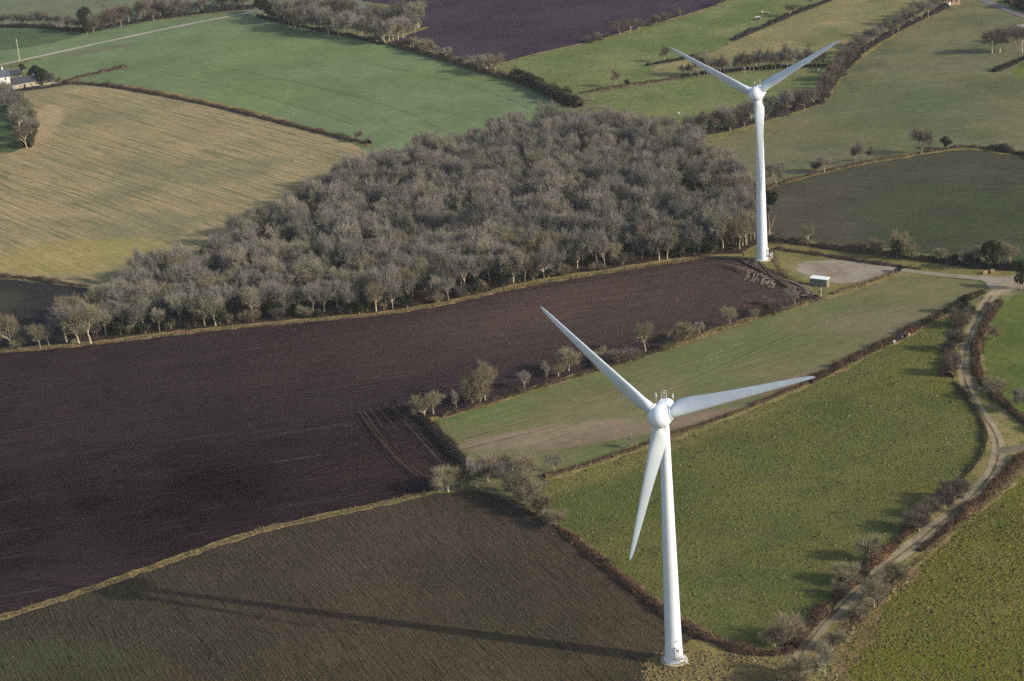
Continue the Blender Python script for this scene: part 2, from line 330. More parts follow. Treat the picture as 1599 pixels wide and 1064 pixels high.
sheet('upper_pasture', [(-300, -120), (-300, 44), (0, 40), (100, 44), (140, 50), (200, 30), (300, 18), (400, 20), (430, 40), (520, 40), (640, -20), (700, -120)], MUTED)
sheet('roadside_grass', [(-150, 130), (-150, 50), (0, 44), (130, 52), (260, 30), (395, 18), (395, 24), (200, 62), (0, 104)], WHEAT)
sheet('green_paddock', [(-150, 84), (0, 80), (60, 72), (130, 55), (128, 44), (0, 42), (-150, 45)], field_mat('paddock_grass', (78, 98, 70), [((64, 82, 60), .7, 'n', .45, .6, (.02, 3))], (.8, .3, .3)))
sheet('wheat_field', [(20, 106), (70, 90), (200, 62), (396, 24), (400, 20), (450, 30), (560, 54), (610, 68), (680, 92), (740, 110), (800, 126), (850, 148), (880, 168), (905, 210), (760, 235), (640, 260), (560, 235), (540, 214), (450, 190), (370, 168), (280, 148), (200, 134), (130, 130), (60, 128)], WHEAT, smooth=1)
sheet('plum_plough', [(600, 66), (625, 55), (668, 44), (640, 10), (540, 0), (640, -110), (1250, -110), (1160, -10), (1108, 14), (1000, 44), (920, 67), (850, 82), (790, 99), (740, 96), (690, 80)], PLUM)
sheet('rough_pasture', [(765, 104), (790, 98), (850, 83), (920, 68), (1000, 46), (1060, 33), (1108, 15), (1250, -60), (1500, -110), (1300, -2), (1210, 36), (1150, 62), (1100, 84), (1060, 96), (1010, 103), (1060, 122), (1000, 130), (940, 140), (905, 148), (870, 140), (830, 125)], PAST2)
sheet('dry_pasture', [(1010, 106), (1060, 97), (1100, 86), (1155, 62), (1212, 38), (1300, 2), (1420, -100), (1700, -150), (1490, -5), (1440, 25), (1380, 55), (1345, 80), (1320, 105), (1310, 103), (1200, 109), (1100, 117), (1050, 124)], TAN)
sheet('sheep_pasture', [(905, 150), (990, 137), (1060, 127), (1100, 118), (1200, 110), (1310, 104), (1325, 120), (1300, 165), (1200, 195), (1110, 218), (1060, 200), (960, 170)], PAST2)
sheet('olive_pasture', [(1080, 225), (1200, 186), (1288, 162), (1312, 116), (1350, 80), (1400, 48), (1440, 28), (1500, -2), (1560, 14), (1610, 34), (1800, 120), (1800, 260), (1599, 238), (1500, 230), (1430, 240), (1340, 254), (1260, 272), (1200, 290), (1130, 290)], OLIVE)
sheet('corner_grass', [(1540, -2), (1620, 28), (1700, -60), (1560, -100)], field_mat('garden_grass', (70, 96, 58), [((86, 104, 66), .6, 'n', .45, .6, (.1, 3))]))
sheet('corner_meadow', [(1570, 116), (1610, 90), (1800, 80), (1800, 180), (1610, 126)], BRIGHT)
sheet('dark_crop_field', [(1190, 296), (1260, 276), (1340, 258), (1430, 243), (1500, 233), (1560, 239), (1620, 247), (1800, 270), (1800, 440), (1610, 416), (1540, 404), (1450, 398), (1380, 387), (1300, 380), (1190, 370)], DARKG)
sheet('stubble_field', [(-200, 300), (-60, 245), (40, 238), (62, 205), (56, 170), (30, 145), (60, 140), (100, 135), (150, 134), (220, 145), (320, 163), (420, 190), (500, 210), (575, 232), (620, 290), (500, 380), (300, 440), (150, 452), (100, 442), (0, 434), (-200, 420)], STUB)
sheet('small_meadow', [(-200, 250), (-60, 240), (40, 236), (50, 205), (30, 160), (0, 145), (-200, 130)], field_mat('meadow_grass', (66, 86, 58), [((82, 98, 66), .6, 'n', .45, .6, (.04, 3))]))
sheet('left_plough', [(-200, 424), (0, 436), (100, 444), (150, 454), (140, 500), (100, 550), (-200, 560)], DARKS)
sheet('wood_floor', [(95, 535), (110, 480), (160, 452), (300, 410), (420, 350), (520, 285), (600, 255), (720, 225), (850, 200), (960, 200), (1060, 215), (1130, 250), (1200, 300), (1200, 388), (1172, 400), (1110, 403), (950, 426), (800, 452), (700, 478), (600, 494), (500, 502), (300, 521), (200, 532)], FLOOR)
sheet('turbine_field_edge', [(1150, 398), (1205, 372), (1300, 384), (1400, 400), (1500, 414), (1600, 422), (1600, 436), (1420, 432), (1330, 458), (1285, 474), (1255, 470), (1225, 440), (1190, 420)], field_mat('access_grass', (116, 112, 72), [((140, 128, 108), .8, 'b', -.1, .45, (1330, 425, 22, 14, direc((1240, 415), (1400, 428)))), ((98, 104, 56), .7, 'n', .45, .62, (.08, 4)), ((134, 120, 84), .6, 'n', .48, .64, (.2, 4)), ((100, 90, 70), .5, 'n', .52, .7, (.6, 3))], (1.2, .6, .3)))
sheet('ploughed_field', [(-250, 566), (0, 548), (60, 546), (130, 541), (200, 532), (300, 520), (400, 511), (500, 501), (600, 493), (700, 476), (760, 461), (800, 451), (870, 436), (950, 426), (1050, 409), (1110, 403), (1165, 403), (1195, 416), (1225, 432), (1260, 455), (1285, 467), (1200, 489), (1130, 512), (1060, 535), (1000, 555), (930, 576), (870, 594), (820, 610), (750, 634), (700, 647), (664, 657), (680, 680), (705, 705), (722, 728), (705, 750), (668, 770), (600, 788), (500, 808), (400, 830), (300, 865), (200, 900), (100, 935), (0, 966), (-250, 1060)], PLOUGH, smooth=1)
sheet('sprouting_field', [(-250, 1064), (0, 968), (100, 937), (200, 902), (300, 867), (400, 832), (500, 810), (600, 790), (668, 772), (735, 764), (790, 775), (840, 805), (880, 832), (930, 875), (980, 915), (1040, 965), (1100, 1000), (1150, 1025), (1230, 1050), (1230, 1300), (-250, 1400)], SPROUT)
sheet('strip_field', [(668, 660), (700, 648), (750, 636), (830, 612), (900, 590), (1000, 557), (1060, 537), (1130, 514), (1200, 490), (1290, 468), (1330, 457), (1400, 430), (1430, 432), (1540, 441), (1532, 456), (1490, 476), (1440, 500), (1380, 534), (1330, 560), (1280, 590), (1200, 622), (1100, 665), (1040, 684), (980, 704), (900, 732), (860, 745), (790, 752), (735, 730), (700, 695)], STRIP)
sheet('near_pasture', [(840, 760), (900, 738), (980, 708), (1040, 688), (1100, 670), (1200, 628), (1280, 595), (1330, 566), (1400, 533), (1450, 504), (1515, 474), (1500, 500), (1484, 560), (1478, 590), (1500, 610), (1525, 645), (1540, 675), (1540, 700), (1522, 730), (1480, 772), (1440, 805), (1400, 852), (1350, 892), (1310, 932), (1270, 977), (1235, 1015), (1170, 1018), (1130, 1002), (1080, 972), (1040, 942), (980, 902), (930, 862), (870, 825), (840, 795)], GREEN)
sheet('tussock_field', [(1720, 640), (1610, 716), (1560, 768), (1500, 820), (1440, 865), (1415, 888), (1370, 930), (1330, 965), (1305, 1000), (1290, 1064), (1270, 1250), (1750, 1300)], GREEN2)
sheet('dry_bank', [(1402, 892), (1345, 952), (1302, 1002), (1282, 1064), (1275, 1150), (1325, 1150), (1335, 1064), (1345, 1010), (1372, 968), (1412, 922), (1430, 885)], field_mat('dry_bank_grass', (124, 106, 80), [((140, 120, 94), .7, 'n', .45, .62, (.3, 4)), ((96, 88, 60), .7, 'n', .48, .64, (.2, 4)), ((78, 64, 54), .6, 'n', .54, .7, (1.2, 3))], (1.5, .9, .3)), jag=1.2)
sheet('bright_pasture', [(1720, 440), (1599, 455), (1562, 478), (1542, 510), (1532, 560), (1545, 600), (1572, 632), (1610, 660), (1720, 690)], BRIGHT)
sheet('turbine_base_grass', [(1012, 1052), (1022, 1030), (1040, 1016), (1062, 1002), (1085, 1000), (1100, 1004), (1140, 1020), (1200, 1034), (1250, 1030), (1262, 1060), (1255, 1200), (1060, 1200), (1020, 1080)], BASEG, jag=1.0)
sheet('lane_verge', [(1545, 452), (1575, 452), (1562, 478), (1540, 515), (1530, 560), (1545, 600), (1575, 635), (1620, 662), (1620, 712), (1565, 762), (1500, 818), (1440, 862), (1405, 890), (1330, 962), (1300, 1000), (1280, 1090), (1215, 1090), (1240, 1012), (1310, 934), (1400, 852), (1480, 770), (1528, 722), (1542, 690), (1530, 650), (1500, 610), (1480, 590), (1488, 540), (1510, 490)], VERGE, smooth=1)
sheet('gravel_pad', [(1240, 420), (1262, 407), (1330, 405), (1392, 417), (1400, 425), (1372, 436), (1320, 443), (1290, 440), (1262, 432)], GRAVEL, smooth=2)
sheet('turning_area', [(1520, 430), (1560, 432), (1592, 428), (1620, 432), (1620, 452), (1588, 450), (1560, 462), (1540, 446)], GRAVEL, smooth=1)
lp = [(1588, 434), (1568, 446), (1548, 462), (1530, 490), (1514, 522), (1504, 560), (1506, 600), (1528, 640), (1553, 675), (1561, 702), (1553, 735), (1529, 765), (1490, 800), (1440, 840), (1410, 864), (1370, 895), (1330, 930), (1290, 970), (1262, 1002), (1246, 1030), (1232, 1064), (1215, 1130)]
ribbon('lane', lp, [4.2, 4.2, 3.6, 3.4, 3.4, 3.6, 4.2, 4.6, 4.4, 4.0, 3.6, 3.6], LANE, jag=.05)
ribbon('lane_middle_strip', lp[2:], .8, LANEG, jag=.5)
ribbon('lane_spur', [(1560, 706), (1580, 702), (1640, 694)], [4.5, 3.5, 3.5], field_mat('spur', (116, 108, 96), [((96, 94, 76), .6, 'n', .45, .6, (.2, 4))], (1.5, .4, .2)), jag=.15)
ribbon('access_track', [(1585, 436), (1540, 436), (1480, 431), (1430, 425), (1385, 420)], [6, 4, 3.6, 3.6, 4.5], GRAVEL, jag=.08)
ribbon('farm_road', [(-60, 115), (5, 101), (100, 80), (200, 58), (300, 37), (397, 19)], 4.0, TARMAC, jag=.04)
ribbon('pale_track', [(478, 11), (520, 4), (600, -8)], 4.0, TARMAC, jag=.06)
ribbon('corner_path', [(600, 68), (625, 57), (668, 43)], 4.0, VERGE, jag=.2)
ribbon('grey_road', [(1500, -16), (1540, 3), (1570, 14), (1600, 26), (1680, 62)], 6.0, ROADG, jag=.03)
# grass banks between the fields
for nm, pts, w in [('wood_verge', [(-60, 553), (60, 543), (130, 538), (200, 529), (300, 517), (400, 508), (500, 498), (600, 490), (700, 473), (760, 458), (800, 448), (870, 433), (950, 423), (1050, 406), (1110, 400), (1160, 399)], 3.2),
                   ('middle_verge', [(-60, 985), (0, 966), (100, 935), (200, 900), (300, 865), (400, 830), (500, 808), (600, 788), (668, 771), (690, 768)], 3.0),
                   ('field_bank', [(850, 750), (900, 734), (980, 706), (1040, 686), (1100, 667), (1200, 625), (1280, 592), (1330, 563), (1400, 532), (1450, 503), (1515, 470)], 4.5),
                   ('tree_line_bank', [(664, 658), (700, 648), (750, 636), (820, 612), (900, 588), (1000, 557), (1060, 537), (1130, 513), (1200, 491), (1290, 466), (1330, 455), (1400, 428)], 3.5),
                   ('corner_bank', [(880, 830), (930, 872), (980, 912), (1040, 960), (1100, 996), (1150, 1018), (1215, 1030)], 3.0),
                   ('pasture_fence_bank', [(1110, 222), (1200, 188), (1288, 163), (1300, 135), (1322, 108), (1352, 84), (1400, 52), (1440, 32), (1500, 2)], 3.5),
                   ('olive_bank', [(1190, 294), (1260, 275), (1340, 257), (1430, 242), (1500, 231), (1560, 238), (1630, 248)], 4.5),
                   ('lane_left_bank', [(1400, 850), (1480, 770), (1528, 722), (1540, 690)], 2.0),
                   ('lane_right_bank', [(1620, 716), (1565, 766), (1500, 822), (1440, 868), (1400, 900), (1330, 968), (1302, 1010), (1290, 1064)], 3.2),
                   ('wheat_bank', [(130, 131), (200, 135), (280, 150), (370, 170), (450, 192), (540, 217), (580, 230)], 4.5),
                   ('plum_bank', [(765, 104), (850, 82), (920, 67), (1000, 45), (1108, 14), (1160, -6)], 3.0)]:
    ribbon(nm, pts, w, VERGE, jag=.3, seed=len(pts)*7)
# bare soil margin and wheel ruts
RUT = field_mat('pale_rut', (122, 116, 109), [((140, 126, 114), .8, 'n', .45, .6, (.5, 3))], (2.0, .5, .1))
RUTD = field_mat('dark_rut', (56, 46, 44), [((40, 34, 34), .7, 'n', .45, .6, (.6, 3))], (2.0, .5, .1))
RUTM = field_mat('soil_rut', (106, 90, 82), [((82, 68, 64), .7, 'n', .45, .6, (.5, 3))], (2.0, .5, .1))
RUTS = field_mat('faint_rut', (82, 70, 66), [((62, 52, 52), .7, 'n', .45, .6, (.5, 3))], (2.0, .5, .1))
rr_ = random.Random(5)
def ruts(lines, mat, w):
    for l in lines: ribbon('wheel_rut', l, w, mat, jag=.35, seed=rr_.randint(1, 999), step=1.0)
def broken(l, lo=3, hi=8):
    p, t = resample(chaikin(np.array(l, float), False, 2), 1.0); out = []; i = rr_.randint(0, 3)
    while i < len(p)-4:
        n_ = rr_.randint(lo, hi); out.append([tuple(q) for q in p[i:i+n_+1]]); i += n_+rr_.randint(1, 4)
    return [o for o in out if len(o) > 2]
def wob(l, a=1.2): return [(x+rr_.uniform(-a, a), y+rr_.uniform(-a*.5, a*.5)) for x, y in l]
for k in range(26):     # loops of ruts beside the far turbine
    x = 1157+k*2.0; g = k*.75
    ruts(broken(wob([(x-4, 422+k*.7), (x+2, 417+g), (x+10-k*.3, 420+g*1.1), (x+12-k*.3, 429+g), (x+5-k*.3, 438+k*.6)], 1.0)), rr_.choice([RUT, RUTD, RUTM, RUT]), rr_.uniform(.3, .6))
for k in range(13):
    o_ = rr_.uniform(0, 1)
    ruts(broken(wob([(1150+k*3, 405+k*.6), (1178+k*2.4, 419+k*1.6), (1212+k*2, 434+k*1.6), (1246+k, 445+k*1.5), (1262, 455+k)], .9), 8, 22), rr_.choice([RUTD, RUTM, RUTM, RUTD, RUT]), rr_.uniform(.3, .55))
for k in range(12):
    ruts(broken(wob([(1222+k*4, 438+k*1.3), (1240+k*3, 445+k*1.6), (1254+k*1.4, 452+k*1.4), (1262-k, 460+k*.6)], 1.0), 3, 10), RUT if k % 3 else RUTM, .45)
ruts([wob([(1128+k*5, 416+k), (1142+k*5, 420+k*2), (1152+k*4, 416+k*3)], 1.5) for k in range(6)], RUTM, .45)
ruts([[(562, 648), (575, 668), (600, 700), (630, 732), (662, 755)], [(568, 646), (582, 668), (606, 698), (636, 730), (668, 752)], [(578, 642), (590, 660), (598, 672)], [(590, 640), (600, 655), (612, 665)]], RUTS, .4)
ruts([[(600, 634), (625, 655), (655, 690), (690, 728)], [(612, 638), (622, 650), (640, 662)]], RUTS, .35)
ruts([[(586, 644), (600, 668), (630, 704), (672, 752)], [(574, 652), (596, 684), (622, 716), (655, 748)], [(607, 632), (630, 652), (668, 694), (705, 738)]], RUTD, .35)
for k in range(4):
    ruts([[(625+k*3, 650-k*4), (617+k*4, 636-k*1), (624+k*4, 624+k), (650, 616+k*3), (690-k*3, 620+k*3), (704-k*6, 632+k)]], RUTS if k % 2 else RUTD, .35)
ruts([[(731, 818), (734, 840), (744, 862), (765, 885), (800, 915), (835, 935)]], RUTD, .28)
CROPL = field_mat('tramline', (132, 122, 104), [((112, 108, 84), .6, 'n', .45, .6, (.4, 3))])
ruts([[(700, 712), (860, 674), (1000, 632), (1110, 588), (1200, 545), (1330, 490)], [(690, 700), (850, 655), (980, 610), (1100, 565), (1250, 505)]], CROPL, .45)
TRAM = field_mat('wheat_tramline', (92, 110, 76), [((104, 120, 86), .8, 'n', .42, .6, (.1, 3))])
ruts([[(300, 95), (480, 130), (640, 172), (690, 200)], [(560, 95), (680, 118), (800, 152), (850, 180)], [(250, 110), (420, 150), (560, 195)]], TRAM, .45)

# ------------------------------------------------------------------ tree meshes
def unit(v): return v/np.maximum(np.linalg.norm(v, axis=-1, keepdims=True), 1e-9)
def slivers(p0, p1, w, r):
    "one thin triangle per twig, from p0 tapering to p1"
    d = p1-p0; s = unit(np.cross(d, r.normal(size=d.shape)))*np.asarray(w).reshape(-1, 1)/2
    return np.stack([p0-s, p0+s, p1], 1)
def leaves(p, size, r):
    n = len(p); a = unit(r.normal(size=(n, 3))); b = unit(np.cross(a, r.normal(size=(n, 3)))); s = (size*r.uniform(.5, 1.2, n))[:, None]
    return np.stack([p-a*s*.6-b*s*.35, p+a*s*.6-b*s*.3, p+b*s*.7], 1)
def prism(T, p0, p1, r0, r1, n=4):
    d = p1-p0; d = d/max(np.linalg.norm(d), 1e-9); a = np.cross(d, [.3, .2, 1.0] if abs(d[2]) < .9 else [1.0, 0, 0]); a /= np.linalg.norm(a); b = np.cross(d, a)
    A_ = [p0+r0*(math.cos(t)*a+math.sin(t)*b) for t in np.arange(n)*2*math.pi/n]; B_ = [p1+r1*(math.cos(t)*a+math.sin(t)*b) for t in np.arange(n)*2*math.pi/n]
    for i in range(n):
        j = (i+1) % n; T.append((A_[i], B_[j], A_[j])); T.append((A_[i], B_[i], B_[j]))
def bare(seed, style='oak', ntw=21, twl=1.3, tww=.034):
    """height about 10; returns wood triangles, twig triangles, limb points"""
    r = np.random.default_rng(seed); Tw = []; S0 = []; S1 = []; SW = []; pts = []
    up = np.array([0, 0, 1.0])
    def grow(p, d, L, rad, lv):
        q = p; dd = d; ps = [p]
        for s in range(2):
            e = q+dd*L/2
            if lv <= 2: prism(Tw, q, e, rad*(1-.3*s), rad*(.7-.3*s), 5 if lv == 0 else (4 if lv == 1 else 3))
            else: S0.append(q); S1.append(e + dd*.1); SW.append(rad*2.2)
            ps.append(e); q = e; dd = unit(dd+r.normal(0, .16, 3)+up*.05)
        pts.extend(ps[1:])
        if lv >= 3:
            for _ in range(ntw):
                t = r.uniform(.1, 1); b = ps[0]+(ps[2]-ps[0])*t
                td = unit(d*.75+r.normal(0, .55, 3)+up*.3); S0.append(b); S1.append(b+td*twl*r.uniform(.5, 1.25)); SW.append(tww*r.uniform(.6, 1.3))
            return
        n = {0: 7 if style != 'slim' else 11, 1: 5, 2: 5}[lv]
        for i in range(n):
            if lv == 0:
                if style == 'slim': t = .25+.75*i/n
                elif style == 'shrub': t = r.uniform(0, .6)
                else: t = r.uniform(.5, 1.0)
            else: t = r.uniform(.3, 1.0)
            b = ps[0]+(ps[1]-ps[0])*min(1, t*2) if t < .5 else ps[1]+(ps[2]-ps[1])*(t*2-1)
            az = (i+r.uniform(-.3, .3))*2*math.pi/n; perp = unit(np.cross(d, [math.cos(az), math.sin(az), .01]))
            sp = {'oak': (.95, .85, .8), 'slim': (.75, .6, .6), 'shrub': (.9, .65, .6)}[style][lv]
            cd = unit(d*1.0+perp*sp*r.uniform(.6, 1.25)+up*(.25 if lv == 0 else .12))
            LL = {0: .95 if style != 'slim' else .62*(1.15-.55*t), 1: .66, 2: .6}[lv]*L*r.uniform(.8, 1.15)
            grow(b, cd, LL, rad*{0: .5, 1: .5, 2: .5}[lv], lv+1)
        if lv > 0 or style == 'slim': grow(ps[2], unit(d+up*.2+r.normal(0, .15, 3)), L*.55, rad*.45, lv+1)
    L0 = {'oak': 3.2, 'slim': 6.0, 'shrub': 1.6}[style]
    grow(np.zeros(3), unit(np.array([r.normal(0, .06), r.normal(0, .06), 1.0])), L0, {'oak': .26, 'slim': .18, 'shrub': .16}[style], 0)
    S0 = np.array(S0); S1 = np.array(S1); T2 = slivers(S0, S1, SW, r); T1 = np.array(Tw); pts = np.array(pts)
    k = 10/max(T2[..., 2].max(), 1); 
    return T1*k, T2*k, pts*k
def cloud(seed, n, size, c=(0, 0, 6), rad=(3.5, 3.5, 3.5), nclump=16, cr=1.5):
    r = np.random.default_rng(seed); cs = unit(r.normal(size=(nclump, 3)))*r.uniform(.35, 1, (nclump, 1))*np.array(rad)+np.array(c)
    k = r.integers(0, nclump, n); p = cs[k]+unit(r.normal(size=(n, 3)))*(cr*r.uniform(.6, 1.05, n)*r.uniform(.7, 1.2, nclump)[k])[:, None]
    p[:, 2] = np.maximum(p[:, 2], .15)
    return leaves(p, size, r)
BARK = object_mat('bark', [(136, 130, 118), (160, 152, 138), (116, 110, 100), (146, 142, 126), (172, 164, 150)], 1.2)
TWIG = object_mat('twigs', [(120, 118, 116), (106, 107, 102), (130, 125, 119), (96, 97, 96), (122, 122, 106), (136, 131, 122), (110, 108, 106), (92, 92, 88), (130, 128, 122)], 1.15)
TWIGD = object_mat('dark_twigs', [(84, 78, 74), (100, 92, 86), (92, 86, 78), (80, 76, 76)], 1.25)
TWIGL = object_mat('pale_twigs', [(146, 142, 120), (124, 120, 100), (140, 130, 112), (116, 112, 92)], .92)
IVY = object_mat('ivy_leaves', [(58, 66, 40), (48, 58, 36), (70, 76, 48)], rough=.7)
LEAF = object_mat('evergreen_leaves', [(44, 54, 38), (52, 62, 44), (38, 48, 36)], rough=.7)
PROTO = {}
def proto(kind, variants):
    PROTO[kind] = variants
def mk(kind, i, T1, T2, tm, extra=None, bark=BARK):
    v = [('trunk', tri_mesh('trunk', T1, bark)), ('crown', tri_mesh('crown', T2, tm))]
    if extra is not None: v.append(('ivy', tri_mesh('ivy', extra, IVY)))
    return v
raw = []
vs = []; vd = []; vi = []; vl = []
for s in range(7):
    T1, T2, pts = bare(100+s, 'oak'); raw.append((T1, T2)); vs.append(mk('oak', s, T1, T2, TWIG))
    if s < 3: vd.append(mk('dark', s, T1, T2, TWIGD))
    if s >= 4: vl.append(mk('pale', s, T1, T2, TWIGL))
    if s >= 4:
        r = np.random.default_rng(s); lo = pts[pts[:, 2] < 6.5]; k = r.integers(0, len(lo), 1400)
        vi.append(mk('ivy', s, T1, T2, TWIG, leaves(lo[k]+r.normal(0, .35, (1400, 3)), .34, r)))
proto('oak', vs); proto('dark', vd); proto('ivy', vi); proto('pale', vl)
vs = []
for s in range(4):
    T1, T2, pts = bare(200+s, 'slim', 13); raw.append((T1, T2)); vs.append(mk('slim', s, T1, T2, TWIG))
proto('slim', vs); proto('slimdark', [[(n, me if n == 'trunk' else tri_mesh('crown', raw[7+i][1], TWIGD)) for n, me in v] for i, v in enumerate(vs[:3])])
vs = []; vq = []
for s in range(4):
    T1, T2, pts = bare(300+s, 'shrub', 13, 1.3, .032); vs.append(mk('shrub', s, T1, T2, TWIGL)); vq.append(mk('shrubd', s, T1, T2, TWIGD))
proto('shrub', vs); proto('shrubdark', vq)
vs = []
for s in range(3):
    T1, T2, pts = bare(400+s, 'oak', 1); vs.append([('trunk', tri_mesh('trunk', T1, BARK)), ('crown', tri_mesh('crown', cloud(s, 4200, .42, (0, 0, 5.6), (3.2, 3.2, 3.6), 20, 1.6), LEAF))])
proto('evergreen', vs)
T1, T2, pts = bare(411, 'slim', 1)
T1 = T1[(T1[..., 2].max(1) < 9.6)]
proto('pine', [[('trunk', tri_mesh('trunk', T1[:60], BARK)), ('crown', tri_mesh('crown', np.concatenate([cloud(9, 2200, .3, (.4, 0, 8.6), (1.9, 1.9, 1.0), 9, .75), cloud(10, 700, .28, (1.4, -.6, 6.0), (1.2, 1.2, .4), 4, .6), cloud(12, 500, .28, (-1.0, 0, 6.8), (.9, .9, .3), 3, .5)]), LEAF))]])
def tree(x, y, hpx, kind='oak', label=None, group=None, name=None, wf=1.0, world=None, hm=None, rnd=rr_):
    p = P(x, y) if world is None else np.array([world[0], world[1], 0])
    hgt = hm if hm else hpx/ppm(x, y)
    v = PROTO[kind][rnd.randrange(len(PROTO[kind]))]
    nm = name or {'oak': 'bare_tree', 'dark': 'bare_tree', 'pale': 'bare_tree', 'ivy': 'ivy_tree', 'slim': 'slender_tree', 'slimdark': 'slender_tree', 'shrub': 'bare_shrub', 'shrubdark': 'bare_shrub', 'evergreen': 'evergreen_tree', 'pine': 'pine_tree'}[kind]
    o = empty(nm, (p[0], p[1], 0), rnd.uniform(0, 6.28)); s = hgt/10; o.scale = (s*wf, s*wf, s)
    for pn, me in v: link(pn, me, o)
    cat = 'shrub' if 'shrub' in nm or 'bush' in nm else 'tree'
    tag(o, label, cat, group)
    return o
# ------------------------------------------------------------------ turbines
def noise_mix(N, c1, c2, sc_, lo, hi, det=3): return N.mix(N.ramp(N.noise(N.mapped(), sc_, det), lo, hi), c1, c2)
NW = NT('white_paint', .38, .5); w0 = noise_mix(NW, (.76, .78, .79), (.70, .72, .73), .25, .35, .7)
mpw = NW.n("ShaderNodeMapping"); NW.l(NW.co(), mpw.inputs[0]); mpw.inputs['Scale'].default_value = (2.2, 2.2, .05)
NW.val(NW.b.inputs['Base Color'], NW.mix(NW.ramp(NW.noise(mpw.outputs[0], 1.0, 3), .52, .72, 0, .55), w0, (.56, .58, .56)))
WHITE = NW.m
NB = NT('blade_paint', .42, .5); NB.val(NB.b.inputs['Base Color'], noise_mix(NB, (.62, .66, .68), (.56, .60, .62), .2, .35, .7)); BLADE = NB.m
CONC = plain('concrete', (176, 166, 140), .9, .1, .15, 1.5)
STEEL = plain('galvanised_steel', (150, 152, 152), .5, .5, .08)
DARKM = plain('dark_vent', (60, 62, 64), .7, .3)
def turbine(bx, by, yaw, phase, label, hub_h=65.0, door_az=0.3):
    root = empty('wind_turbine', (bx, by, .25)); tag(root, label, 'wind turbine', 'wind turbines')
    b = MB(); b.lathe([(3.2, 0), (3.2, .32), (3.05, .42), (2.5, .42)], 48); b.build('foundation_ring', CONC, root)
    b = MB(); b.lathe([(2.42, .42), (2.42, .6), (2.2, .62), (2.2, .7)], 48); b.build('base_flange', WHITE, root)
    zs = [.7, 3, 6, 10, 16, 22, 24.0, 24.03, 30, 38, 46.0, 46.03, 54, 60, 62.6]
    def rad(z): t = z/62.6; return 2.08-.98*t + .16*math.exp(-z/2.5)
    b = MB(); b.lathe([(rad(z), z) for z in zs], 56); b.build('tower', WHITE, root, True)
    for z in (24.0, 46.0):
        b = MB(); b.lathe([(rad(z)+.015, z-.1), (rad(z)+.03, z-.05), (rad(z)+.03, z+.05), (rad(z)+.015, z+.1)], 56); b.build('tower_flange', WHITE, root, True)
    # door, its frame, the landing with a rail and the stair
    az = door_az; dx, dy = math.sin(az), -math.cos(az); tx, ty = math.cos(az), math.sin(az)
    def at(o, s, z): return (dx*o+tx*s, dy*o+ty*s, z)
    rot = az
    b = MB(); b.box(at(rad(3)-.02, 0, 3.35), (1.2, .5, 2.7), rot); b.lathe([(.6, -.1), (.6, .1)], 16, at(rad(3)-.1, 0, 4.7)); dfr = b.build('door_frame', WHITE, root)
    b = MB(); b.box(at(rad(3)+.25, 0, 3.25), (.86, .06, 2.1), rot); dr = b.build('tower_door', plain('door_grey', (190, 196, 198), .5, .4), root)
    b = MB(); b.box(at(rad(3)+.29, 0, 3.9), (.5, .03, .4), rot); b.build('door_vent', DARKM, dr)
    b = MB(); b.box(at(rad(2)+.9, .2, 2.05), (1.7, 1.5, .1), rot); b.box(at(rad(2)+.5, -.3, 1.2), (.1, .1, 1.6), rot); b.box(at(rad(2)+1.5, .95, 1.2), (.1, .1, 1.6), rot); pl = b.build('landing', STEEL, root)
    b = MB()
    for z in (2.6, 3.1):
        b.tube(at(rad(2)+1.65, -.6, z), at(rad(2)+1.65, 1.05, z), .04, .04, 5)
        b.tube(at(rad(2)+1.65, 1.05, z), at(rad(2)+1.3, 1.05, z), .04, .04, 5); b.tube(at(rad(2)+1.65, -.6, z), at(rad(2)+.2, -.6, z), .04, .04, 5)
    for s in (-.6, .22, 1.05): b.tube(at(rad(2)+1.65, s, 2.05), at(rad(2)+1.65, s, 3.12), .045, .045, 5)
    b.build('guard_rail', WHITE, pl)
    b = MB()
    for i in range(8): b.box(at(rad(2)+1.0, 1.15+i*.13, 1.86-i*.2), (.2, .8, .05), rot)
    for o in (.6, 1.4):
        b.tube(at(rad(2)+o, 1.07, 1.98), at(rad(2)+o, 2.3, .3), .05, .05, 5); b.tube(at(rad(2)+o, 1.07, 2.9), at(rad(2)+o, 2.3, 1.2), .04, .04, 5)
    b.build('stair', WHITE, root)
    b = MB(); b.box(at(rad(5)-.02, -.1, 6.2), (.7, .12, .12), rot); b.build('door_lamp', DARKM, root)
    # nacelle and rotor: local axes n (into the wind), s (right), u (up)
    tilt = .0842; n = np.array([math.sin(yaw)*math.cos(tilt), -math.cos(yaw)*math.cos(tilt), math.sin(tilt)])
    s = np.cross([0, 0, 1.0], n); s /= np.linalg.norm(s); u = np.cross(n, s)
    hub = np.array([0, 0, hub_h])+n*4.08
    def prof(name, pr, mat, nn=48, sq=1.0):
        V = []; F = []
        for r_, o in pr:
            for i in range(nn):
                t = 2*math.pi*i/nn; V.append(hub+n*o+r_*(math.cos(t)*s+math.sin(t)*u*sq))
        for j in range(len(pr)-1):
            for i in range(nn): F.append((j*nn+i, j*nn+(i+1) % nn, (j+1)*nn+(i+1) % nn, (j+1)*nn+i))
        F.append(tuple(range(nn))[::-1]); F.append(tuple(range((len(pr)-1)*nn, len(pr)*nn)))
        me = mesh(name, V, F, mat, True); me.set_sharp_from_angle(angle=math.radians(50)); return link(name, me, root)
    prof('nacelle', [(.25, -9.6), (.9, -9.3), (1.5, -8.6), (1.9, -7.4), (2.15, -6.0), (2.3, -4.4), (2.38, -3.0), (2.4, -2.3), (2.4, -1.9)], WHITE)
    prof('nacelle_ring', [(2.2, -1.9), (2.5, -1.88), (2.5, -1.68), (2.2, -1.66)], WHITE)
